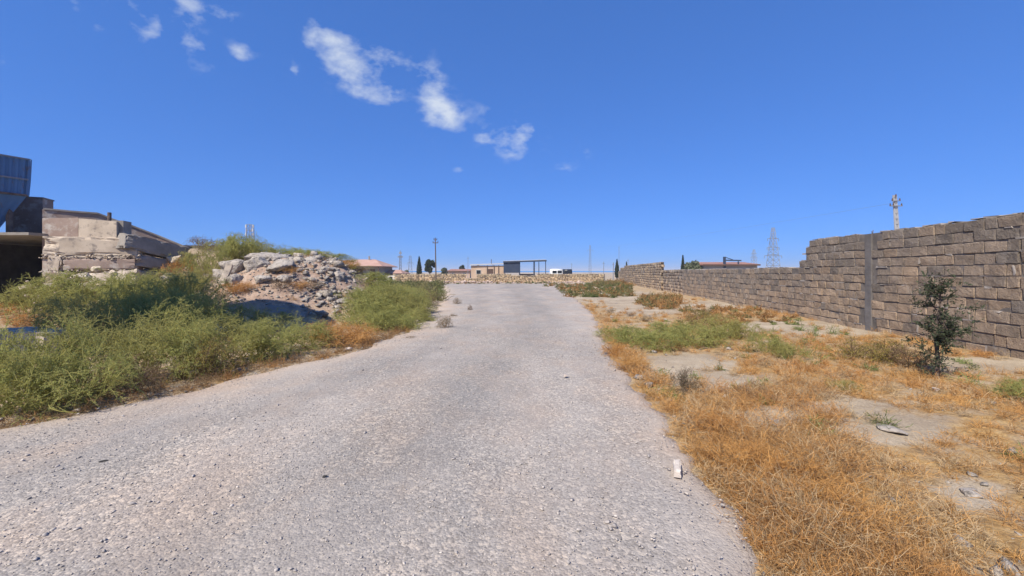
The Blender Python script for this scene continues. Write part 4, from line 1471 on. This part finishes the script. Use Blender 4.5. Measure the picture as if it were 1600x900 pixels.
G1 = 'shrubs along the left edge of the track'
G2 = 'shrubs behind the first row on the left'
G3 = 'shrubs on and around the rubble heap'
G4 = 'shrubs on the right verge'
G5 = 'small shrubs rooted in the track'
for row in (
    # front row along the track, left to right
    ('olive shrub at the bottom left corner beside the track', 5, 4.5, 1.3, .80, 'olive', G1), ('thick green shrub second from the lower left corner', 62, 4.8, 1.2, .92, 'green', G1),
    ('yellowish green shrub leaning over the track edge at the left', 128, 4.75, 1.1, .62, 'green', G1), ('olive shrub behind the leaning one at the track edge', 150, 5.6, 1.3, .85, 'olive', G1),
    ('brownish shrub in a dark gap of the front row', 205, 5.35, .9, .50, 'brown', G1), ('olive shrub right of the dark gap in the front row', 225, 6.0, 1.2, .80, 'olive', G1),
    ('green shrub midway along the front row of weeds', 285, 6.2, 1.2, .80, 'green', G1), ('low yellowish shrub at the road side midway along the front row', 330, 6.2, .85, .52, 'yellow', G1),
    ('olive shrub standing behind the low yellowish one', 345, 6.9, 1.2, .72, 'olive', G1), ('green shrub right of the middle of the front row', 395, 7.1, 1.1, .66, 'green', G1),
    ('bright green shrub before the shaded slab of the heap', 440, 7.7, 1.2, .62, 'green', G1), ('last green shrub of the front row beside the orange one', 482, 8.4, 1.1, .55, 'green', G1),
    ('orange dry shrub at the end of the front row', 535, 8.9, 1.5, .52, 'dry', G1), ('smaller orange dry shrub nearest the track by the heap', 565, 9.3, 1.2, .46, 'dry', G1), ('faded orange dry shrub between the green row and the heap', 510, 9.5, 1.2, .5, 'dry', G1),
    ('olive tuft before the blue grey blocks at the left', 25, 5.9, 1.1, .42, 'olive', G1), ('green tuft at the left picture edge before the grey blocks', -40, 5.4, 1.1, .5, 'olive', G1),
    # second rows
    ('shaded green shrub right of the blue grey blocks', 118, 7.6, 1.4, .85, 'olive', G2), ('orange dry tuft between the green shrubs on the left', 160, 8.6, .8, .75, 'dry', G2),
    ('dark shaded shrub in the silo shadow', 225, 8.8, 1.6, .95, 'green', G2), ('shaded green shrub right of the dark one', 268, 8.2, 1.3, .80, 'green', G2), ('shaded shrub left of the heap toe', 310, 9.2, 1.4, .85, 'green', G2),
    ('shaded shrub at the heap toe behind the front row', 365, 9.6, 1.3, .62, 'green', G2), ('low shaded shrub before the grey slab', 425, 10.3, 1.2, .45, 'green', G2),
    ('bright green shrub in front of the bay corner', 80, 11.6, 1.7, .85, 'green', G2), ('bright yellowish shrub left in the sunlit row', 45, 10.9, 1.5, .62, 'olive', G2), ('bright green shrub below the ramp wall', 130, 11.3, 1.8, 1.0, 'green', G2),
    ('large bright green shrub below the leaning slab', 185, 11.2, 1.8, .95, 'green', G2), ('large bright green shrub at the middle of the sunlit row', 235, 11.0, 1.8, 1.0, 'green', G2),
    ('tall bright green shrub at the left foot of the heap', 285, 11.3, 1.8, 1.05, 'green', G2), ('olive shrub at the left toe of the heap', 320, 11.9, 1.4, .85, 'olive', G2), ('yellowing low shrub before the sunlit row', 110, 9.6, 1.5, .70, 'olive', G2),
    ('yellow green low shrub below the large bright ones', 190, 9.8, 1.5, .72, 'green', G2), ('green shrub right end of the sunlit row', 262, 9.9, 1.5, .82, 'green', G2),
    ('green shrub close under the ramp slabs', 225, 12.8, 1.5, .75, 'green', G2), ('small green shrub under the flank slabs', 262, 13.0, 1.3, .8, 'olive', G2),
    ('orange dry tuft below the ramp flank', 266, 14.2, .9, .55, 'dry', G2), ('second orange dry tuft below the ramp flank', 283, 13.8, .8, .5, 'dry', G2),
    ('straw coloured dry tuft at the left edge before the bay', 8, 10.9, 1.2, .40, 'dry', G2), ('straw coloured dry tuft second before the bay', 40, 9.7, 1.1, .36, 'dry', G2),
    # on the heap
    ('pale green shrub at the back of the ramp end', 314, 17.3, 1.3, -372, 'grey', G3), ('green shrub on the left shoulder of the heap', 310, 14.8, 1.4, .75, 'olive', G3),
    ('tall green shrub on the crest of the heap below the mast', 372, 17.3, 1.5, -370, 'green', G3), ('second green shrub on the crest of the heap', 398, 17.4, 1.4, -376, 'green', G3),
    ('green shrub behind the middle crest boulders', 440, 17.6, 1.5, -389, 'green', G3), ('green shrub behind the right crest boulders', 475, 17.6, 1.6, -391, 'green', G3), ('green shrub on the right back slope of the heap', 505, 17.4, 1.6, -399, 'green', G3),
    ('olive shrub further down the right back slope', 535, 17.2, 1.6, -410, 'olive', G3), ('reddish brown shrub on the right back slope', 560, 17.0, 1.3, -418, 'brown', G3), ('green shrub at the low end of the back slope', 585, 17.2, 1.6, -424, 'green', G3),
    ('brown dry shrub at the left toe of the heap boulders', 318, 13.9, 1.0, .5, 'brown', G3), ('grey brown dry shrub in the middle of the heap', 440, 13.3, .75, .42, 'brown', G3), ('orange dry shrub low on the left of the heap', 365, 12.9, .9, .40, 'dry', G3),
    ('smaller orange dry shrub beside the low left one on the heap', 385, 13.0, .8, .34, 'dry', G3), ('rusty dry shrub on the right slope of the heap', 545, 16.5, 1.0, .4, 'dry', G3), ('rusty dry tuft in the centre right of the heap', 470, 13.6, .8, .3, 'dry', G3), ('rusty dry tuft above the centre of the heap', 455, 14.0, .7, .28, 'dry', G3), ('brown dry tuft right of the heap centre', 490, 13.9, .8, .3, 'brown', G3),
    ('green shrub right of the heap toe', 556, 11.6, 1.3, -468, 'green', G3), ('large olive shrub right of the heap', 583, 12.6, 1.8, -452, 'green', G3), ('olive shrub behind the track side clump', 612, 13.4, 1.8, -447, 'olive', G3),
    ('brown tinged shrub at the outer end of the left row', 660, 15.8, 1.3, -449, 'brown', G3), ('green shrub at the outer end of the left row', 640, 15.2, 1.7, -446, 'green', G3), ('olive shrub in the gap behind the heap end', 600, 15.4, 1.8, -438, 'olive', G3), ('greenish shrub far along the left track edge', 625, 20.5, 1.8, -440, 'olive', G3),
    ('low shrub in front of the outer left clump', 612, 11.4, 1.2, .55, 'green', G3),
    ('green shrub tucked behind the right toe of the heap', 566, 14.2, 1.7, -445, 'green', G3), ('olive shrub behind the outer end of the left row', 650, 19.0, 1.8, -446, 'olive', G3), ('green shrub between the heap tail and the outer clump', 622, 17.5, 1.9, -442, 'green', G3),
    ('feathery green shrub at the left end of the heap crest', 350, 17.0, 1.5, -376, 'green', G3), ('green shrub filling the crest under the telecom mast', 385, 16.9, 1.5, -373, 'green', G3), ('low green shrub on the crest right of the mast', 418, 17.2, 1.5, -384, 'olive', G3),
    ('low green shrub between the middle and right crest boulders', 457, 17.2, 1.5, -389, 'green', G3), ('feathery shrub on the right crest of the heap', 490, 17.0, 1.6, -394, 'green', G3), ('green shrub below the right crest on the back slope', 520, 16.9, 1.6, -404, 'green', G3),
    ('olive shrub on the back slope beside the reddish brown one', 547, 16.6, 1.6, -413, 'olive', G3), ('green shrub low on the back slope before the pinkish roof', 573, 16.3, 1.6, -421, 'green', G3), ('green shrub at the foot of the back slope', 594, 16.0, 1.7, -429, 'green', G3),
    ('yellowish shrub on the bank between ramp flank and heap', 302, 15.6, 1.3, -394, 'olive', G3), ('green shrub on the bank beside the left shoulder of the heap', 325, 15.3, 1.4, -390, 'green', G3), ('rusty dry shrub on the bank just below the ramp end', 280, 14.6, 1.2, -412, 'dry', G3),
    ('olive shrub spilling over the left bank of the heap', 300, 13.6, 1.5, .7, 'olive', G3), ('dense green shrub right of the heap flank', 575, 13.6, 1.7, -440, 'green', G3), ('dense olive shrub between heap flank and outer clump', 600, 14.0, 1.7, -440, 'olive', G3),
    ('dense green shrub in the outer left clump', 628, 14.2, 1.7, -445, 'green', G3), ('rounded olive shrub at the track side of the outer clump', 648, 13.6, 1.4, -455, 'olive', G3), ('green shrub before the outer clump by the track', 628, 12.3, 1.5, -470, 'green', G3), ('green shrub beside the orange dry ones at the heap toe', 585, 10.9, 1.3, -480, 'green', G3),
    # small ones in the track
    ('grey green round shrub growing on the track edge', 697, 11.3, .62, .46, 'grey', G5), ('low green shrub left of the round one on the track', 640, 11.2, 1.0, .48, 'green', G5), ('small low shrub behind the round one on the track', 662, 13.0, .9, .36, 'green', G5),
    ('tiny tuft beyond the round shrub on the track', 714, 19.8, .55, .42, 'grey', G5), ('tiny flat tuft right behind the round shrub', 708, 14.3, .4, .18, 'grey', G5), ('flat grey tuft at the left track edge', 640, 9.6, .45, .14, 'grey', G5), ('tiny upright twig tuft on the track', 734, 16.5, .25, .35, 'brown', G5),
    # wiry dry mounds at the front of the right verge
    ('rounded dry wiry mound by the track edge at the lower right', 1150, 3.25, .75, .30, 'wiry', G4), ('larger brownish dry wiry mound in the lower right brush', 1215, 3.0, .85, .36, 'wiry', G4),
    ('dry wiry mound behind the larger brownish one', 1120, 4.0, .7, .26, 'wiry', G4), ('dry wiry mound cut by the bottom edge of the picture', 1300, 2.65, .8, .26, 'wiry', G4),
    ('golden dry mound along the track edge beside the dark twiggy shrub', 985, 6.6, .7, .34, 'wiry', G4), ('golden dry mound along the track edge before the green patch', 962, 7.7, .7, .32, 'wiry', G4),
    # right verge
    ('green shrub nearest the track in the right green patch', 985, 8.9, 1.2, .40, 'green', G4), ('green shrub at the front of the right green patch', 1030, 8.4, 1.2, .45, 'green', G4), ('green shrub in the middle of the right green patch', 1075, 8.7, 1.3, .55, 'green', G4), ('pale green shrub behind the middle of the right green patch', 1050, 9.6, 1.4, .5, 'green', G4),
    ('green shrub between the patch middle and the grey green one', 1105, 8.9, 1.2, .48, 'green', G4), ('low green shrub filling the front of the right patch', 1005, 9.4, 1.2, .38, 'green', G4),
    ('grey green shrub at the back of the right green patch', 1125, 10.0, 1.4, .60, 'olive', G4), ('olive shrub at the wall side of the right green patch', 1155, 9.6, 1.2, .50, 'olive', G4), ('yellowish shrub behind the right green patch', 1095, 11.5, 1.1, .55, 'yellow', G4),
    ('low green shrub at the track side end of the green patch', 955, 9.9, .9, .30, 'green', G4),
    ('green domed shrub alone between the patch and the wall', 1200, 7.7, .85, .50, 'green', G4), ('olive low shrub beside the green domed one', 1232, 7.3, .7, .32, 'olive', G4), ('dark grey twiggy shrub near the track edge at the right', 1070, 5.3, .50, .40, 'dusk', G4),
    ('yellow green spreading shrub before the pillar', 1335, 7.2, 1.0, .45, 'yellow', G4), ('yellow green shrub between the pillar and the little tree', 1385, 7.0, 1.0, .46, 'yellow', G4), ('rusty dry shrub beside the little tree', 1425, 6.7, .8, .42, 'brown', G4),
    ('green shrub cut by the right picture edge', 1597, 4.9, .6, .32, 'green', G4), ('small dull green tuft in the right verge straw', 1320, 5.4, .5, .16, 'olive', G4), ('dull tuft beside the flat pale stone', 1172, 5.1, .5, .22, 'brown', G4),
    ('tiny grey tuft on the bare patch of the verge', 1010, 13.0, .5, .22, 'grey', G4), ('tiny brown tuft on the far bare patch', 985, 14.5, .4, .2, 'brown', G4), ('tiny grey tuft left on the far bare patch', 955, 15.5, .4, .22, 'grey', G4),
):
    lab, px, Y, w, h, kind, grp = row
    bush(lab, px, Y, w, h, kind, 'dry_shrub' if kind in ('dry', 'brown') else 'shrub', grp)

# dry wiry brush: one mass of fine stems
def brush_mass(name, label, pts, hs, cols, seed, per=24, sub=72, w=.0021, mat=M_STUFF, curl=.85, lean=1.2):
    rng = np.random.default_rng(seed)
    Vs, Fs, Cs, base = [], [], [], 0
    for p, h, c in zip(pts, hs, cols):
        d = rng.normal(0, lean, (per, 3))
        d[:, 2] = np.abs(d[:, 2]) * .5 + .45
        st = rng.normal(0, .25 * h, (per, 3)) * np.array([1, 1, 0])
        p0 = grow(rng, per, st, d, h * rng.uniform(.6, 1.25, per), 4, curl, .06)
        p1 = branch(rng, p0, sub, .8, h * .5, 3, curl, .1, .02)
        ww = w * (1 + .10 * p[1])
        for q, a_, b_ in ((p0, ww * 1.15, ww * .7), (p1, ww * .9, ww * .6)):
            V, Fq = ribbons(rng, q, a_, b_)
            V[:, 2] = np.maximum(V[:, 2], .004)
            Vs.append(V + p)
            Fs.append(Fq + base)
            Cs.append(np.repeat(c * rng.uniform(.72, 1.3, (len(q), 1)), q.shape[1] * 2, 0))
            base += len(V)
    o = obj(name, raw_mesh(name, np.concatenate(Vs), np.concatenate(Fs), mat, cols=np.concatenate(Cs)))
    return tag(o, label, name.replace('_', ' '), kind='stuff')


GOLD, ORANGE, BROWN, STRAW = np.array((.50, .315, .125)), np.array((.45, .25, .10)), np.array((.25, .165, .09)), np.array((.50, .37, .215))


def right_verge():
    rng = np.random.default_rng(77)
    P, H, C = [], [], []
    tries = 26000
    Y = 1.75 + 22 * rng.random(tries) ** 1.9
    u = rng.random(tries)
    X = edge_r(Y) + .10 + u * (8.6 + .128 * (Y - 7) - edge_r(Y))
    vis = X / Y < 1.42
    X, Y = X[vis], Y[vis]
    B = bare(X, Y)
    px, py = px_of(X, Y)
    ed = X - edge_r(Y)
    lump = wob(X, Y, 1.1, 4) * .5 + .5
    fine = wob(X, Y, 2.6, 9) * .5 + .5
    near_mass = np.maximum(ell(px, py, 1180, 790, 190, 170), ell(px, py, 1330, 840, 160, 120))
    dens = .10 + .75 * lump ** 2 + .35 * np.maximum(ell(px, py, 1330, 580, 180, 60), ell(px, py, 1520, 640, 120, 50)) + .75 * np.exp(-(ed / .45) ** 2) * (Y < 12) + .45 * near_mass
    dens *= (1 - .93 * B)
    dens *= np.clip(1.3 - Y / 26, .15, 1)
    dens *= np.where(ell(px, py, 1440, 790, 150, 100) > .3, .75, 1)
    ok = rng.random(len(X)) < dens * .32 * np.clip(2.6 / np.maximum(Y, 2.4), .62, 1) * 1.5
    for x, y, e, l, f, nm in zip(X[ok], Y[ok], ed[ok], lump[ok], fine[ok], near_mass[ok]):
        h = .05 + .10 * f + .07 * math.exp(-(e / .6) ** 2) * (y > 4) + .20 * nm * l * min(1, e / .5) + rng.uniform(0, .05)
        if y < 2.3:
            h *= .7
        c = (GOLD * (1 - l) + ORANGE * l) * np.array((1.08, 1.0, .9))
        k = rng.random()
        if k < .32:
            c = STRAW
        elif k < .32 + .30 * nm:
            c = BROWN * .5 + c * .5
        P.append((x, y, hz(x, y)))
        H.append(h)
        C.append(c * rng.uniform(.85, 1.15))
    return np.array(P), np.array(H), np.array(C)


P_, H_, C_ = right_verge()
brush_mass('dry_brush', 'golden orange wiry dry brush covering the right verge', P_, H_, C_, 5)
print('brush clumps', len(P_))

rng = np.random.default_rng(31)
n = 420
Y_ = rng.uniform(3.4, 12, n)
X_ = edge_l(Y_) + .02 - np.abs(rng.normal(0, .35, n))
brush_mass('dry_brush', 'brownish dry stems under the weeds along the left track edge', np.stack([X_, Y_, height(X_, Y_)], 1), rng.uniform(.06, .2, n),
           np.array([(ORANGE if rng.random() < .5 else BROWN) * rng.uniform(.8, 1.1) for _ in range(n)]), 6, 16, 30)
n = 500
X_, Y_ = rng.uniform(-15, -4, n), rng.uniform(8, 18, n)
kp = X_ < edge_l(Y_) - .6
X_, Y_ = X_[kp], Y_[kp]
brush_mass('dry_brush', 'sparse orange dry stems between the weeds and over the heap', np.stack([X_, Y_, height(X_, Y_)], 1), rng.uniform(.08, .26, len(X_)),
           np.array([(ORANGE if rng.random() < .6 else GOLD) * rng.uniform(.8, 1.1) for _ in range(len(X_))]), 8, 14, 30)

# far weeds: olive strip before the far wall, green strip at the foot of the far right wall
def far_weeds():
    rng = np.random.default_rng(12)
    P, H, C = [], [], []
    GREEN, OL, OR = np.array((.12, .145, .045)), np.array((.19, .17, .07)), np.array((.34, .19, .075))
    for (px0, px1, y0, y1, n_, h0, h1, cs) in ((850, 988, 25, 52, 560, .06, .36, (GREEN, OL, OL, OR)), (690, 870, 52, 61, 110, .08, .28, (OL, GREEN, OL, OR)), (600, 690, 22, 58, 260, .2, .75, (GREEN, OL, OL)),
                                               (1000, 1065, 17, 26, 110, .12, .4, (OR, OR, OL)), (925, 990, 44, 58, 120, .2, .6, (OR, OL, OL)), (1060, 1250, 12, 18, 130, .08, .25, (OR, OL, OR))):
        for _ in range(n_):
            Y = rng.uniform(y0, y1)
            x = (rng.uniform(px0, px1) - CX) / F * Y
            if x > 8.5 + .128 * (Y - 7) or (Y < 46 + rng.normal(0, 1.5) and edge_l(Y) + .2 < x < edge_r(Y) - (.5 if rng.random() < .9 else 4)):
                continue
            P.append((x, Y, hz(x, Y)))
            H.append(rng.uniform(h0, h1))
            C.append(cs[rng.integers(len(cs))] * rng.uniform(.8, 1.2))
    return np.array(P), np.array(H), np.array(C)


rng = np.random.default_rng(63)
n = 150
Y_ = rng.uniform(3.2, 13, n)
X_ = edge_r(Y_) + .3 + rng.random(n) * (8.3 + .128 * (Y_ - 7) - edge_r(Y_) - .4)
kp = (X_ / Y_ < 1.35) & (wob(X_, Y_, .8, 6) > .05)
X_, Y_ = X_[kp], Y_[kp]
brush_mass('weeds', 'small scattered green tufts among the straw of the right verge', np.stack([X_, Y_, height(X_, Y_)], 1), rng.uniform(.08, .2, len(X_)),
           np.array([np.array((.20, .235, .08)) * rng.uniform(.7, 1.2) for _ in range(len(X_))]), 14, 24, 70, .0045)
P_, H_, C_ = far_weeds()
brush_mass('weeds', 'olive green weeds along the foot of the far walls', P_, H_, C_, 9, 26, 60, .0075)

# little tree before the tall wall
q = ground_at(1463, 592)
t = thing('small_tree', 'dark green sapling with a bare lower stem before the tall block wall', 'tree', (q.x, q.y, hz(q.x, q.y)))
rng = np.random.default_rng(404)
bm = bmesh.new()
spine = [Vector((0, 0, -.05)), Vector((.02, 0, .3)), Vector((.0, .02, .65)), Vector((.05, 0, 1.0)), Vector((.06, 0, 1.38))]
for k in range(4):
    add_tube(bm, spine[k], spine[k + 1], .03 - .006 * k, .024 - .006 * k, 8)
limbs = []
for k in range(26):
    z = rng.uniform(.3, 1.3)
    a_ = rng.uniform(0, 6.28)
    L = rng.uniform(.14, .31) * (1.15 - .5 * abs(z - .8))
    s = Vector((.03, .0, z))
    e = s + Vector((math.cos(a_) * L, math.sin(a_) * L * .8, rng.uniform(.02, .25)))
    add_tube(bm, s, e, .009, .003, 5)
    limbs.append((s, e))
for (ex, ez) in ((.62, .78), (.55, 1.02), (-.38, .55)):       # wispy side shoots
    s = Vector((.04, 0, ez - .25))
    e = Vector((ex, .05, ez))
    add_tube(bm, s, e, .008, .003, 5)
    limbs.append((s, e))
obj('trunk', from_bm('trunk', bm, M_BARK), t)
PL = np.array([[tuple(s.lerp(e, f)) for f in (0, .33, .66, 1)] for s, e in limbs])
tw = branch(rng, PL, 420, .7, .16, 4, .3, .15, 0)
rb_ = ribbons(rng, tw, .006, .003)
obj('twigs', raw_mesh('twigs', rb_[0], rb_[1], M_BARK), t)['kind'] = 'stuff'
lf = leaves(rng, tw, 5200, .036, .015)
low = np.concatenate([rng.normal(0, .10, (60, 1)), rng.normal(0, .10, (60, 1)), np.abs(rng.normal(.2, .2, (60, 1)))], 1)
tw2 = grow(rng, 60, low, rng.normal(0, 1, (60, 3)) + np.array([0, 0, .6]), np.full(60, .16), 4, .3)
lf2 = leaves(rng, tw2, 700, .035, .014)
lv = merge([lf, lf2])
obj('crown', raw_mesh('crown', lv[0], lv[1], mat_leaf('sapling_leaf', (.045, .065, .035, 1), (.075, .09, .05, 1), .2)), t)


# far trees
def tree(label, px, ytop, Y, w, cyp, seed, mat=M_LEAF_DARK, zb=0.0, name=None):
    H = at(px, ytop, Y).z
    x = at(px, 425, Y).x
    t = thing(name or ('cypress_tree' if cyp else 'broad_tree'), label, 'tree', (x, Y, 0))
    part('trunk', t, M_BARK, lambda bm: (add_tube(bm, (0, 0, -.1), (0, 0, H * .55), .16, .07, 8), [add_tube(bm, (0, 0, H * .3), (math.cos(a_) * w * .3, math.sin(a_) * w * .3, H * .62), .06, .02, 6) for a_ in (0, 2.1, 4.2)]))
    rng = np.random.default_rng(seed)
    n_ = 2600
    if cyp:
        f = rng.random(n_) ** .8
        r = w / 2 * (np.sin(np.pi * np.clip(.12 + f * .88, 0, 1)) ** .7) * rng.uniform(.4, 1.05, n_) * (1.05 - .75 * f)
        a_ = rng.uniform(0, 6.28, n_)
        c = np.stack([r * np.cos(a_), r * np.sin(a_), .08 * H + f * H * .92], 1)
    else:
        nb = 14
        cc = rng.normal(0, 1, (nb, 3))
        cc /= np.linalg.norm(cc, axis=1, keepdims=True)
        cc *= np.array([w * .33, w * .33, H * .24])
        cc[:, 2] += H * .66
        i = rng.integers(0, nb, n_)
        d = rng.normal(0, 1, (n_, 3))
        d /= np.linalg.norm(d, axis=1, keepdims=True)
        c = cc[i] + d * rng.uniform(.4, 1, (n_, 1)) * np.array([w * .2, w * .2, H * .15])
    d = rng.normal(0, 1, (n_, 3))
    d /= np.linalg.norm(d, axis=1, keepdims=True)
    sd = np.cross(d, rng.normal(0, 1, (n_, 3)))
    sd /= np.linalg.norm(sd, axis=1, keepdims=True)
    s = rng.uniform(.10, .24, (n_, 1)) * (w / 2.2) ** .5
    V = np.stack([c - d * s, c + sd * s * .5, c + d * s, c - sd * s * .5], 1).reshape(-1, 3)
    obj('crown', raw_mesh('crown', V, np.arange(n_ * 4).reshape(-1, 4), mat), t)


tree('slim dark cypress left of the utility pole', 655, 401, 85, 1.35, True, 1)
tree('dark rounded tree just left of the utility pole', 671.5, 406, 84, 2.5, False, 2)
tree('slim cypress at the right end of the far wall', 964, 405, 90, 1.2, True, 3)
tree('slim cypress above the start of the low wall', 1067, 399, 70, .9, True, 4)
tree('broad low tree beside the slim cypress above the low wall', 1088, 406, 62, 3.4, False, 5, M_LEAF_GREY)
tree('small dark tree left above the tan shed', 746, 415, 120, 1.6, False, 6)
tree('small dark tree right above the tan shed', 757, 413, 121, 1.8, False, 7)
tree('low dark tree behind the left part of the tan shed', 722, 414, 118, 1.7, False, 8)
tree('low grey green tree right of the utility pole', 695, 419, 115, 3.0, False, 9, M_LEAF_GREY)
tree('tiny dark tree above the far raised wall stretch', 979, 409, 100, .9, True, 10)
tree('low shrubby tree at the end of the low house', 633, 422, 100, 2.0, False, 11, M_LEAF_GREY)

# ------------------------------------------------------------------ air: thin haze round the whole place
bm = bmesh.new()
add_box(bm, (0, 1500, 10.0), (16000, 18000, 24.0))
hm = bpy.data.materials.new('thin_haze')
hm.use_nodes = True
hn, hl = hm.node_tree.nodes, hm.node_tree.links
hn.clear()
hv = hn.new('ShaderNodeVolumePrincipled')
hv.inputs['Color'].default_value = (.86, .91, 1.0, 1)
hv.inputs['Density'].default_value = 0.0006
ho = hn.new('ShaderNodeOutputMaterial')
hl.new(hv.outputs[0], ho.inputs['Volume'])
tag(obj('haze', from_bm('haze', bm, hm)), 'thin pale haze over the whole place', 'haze', kind='stuff')
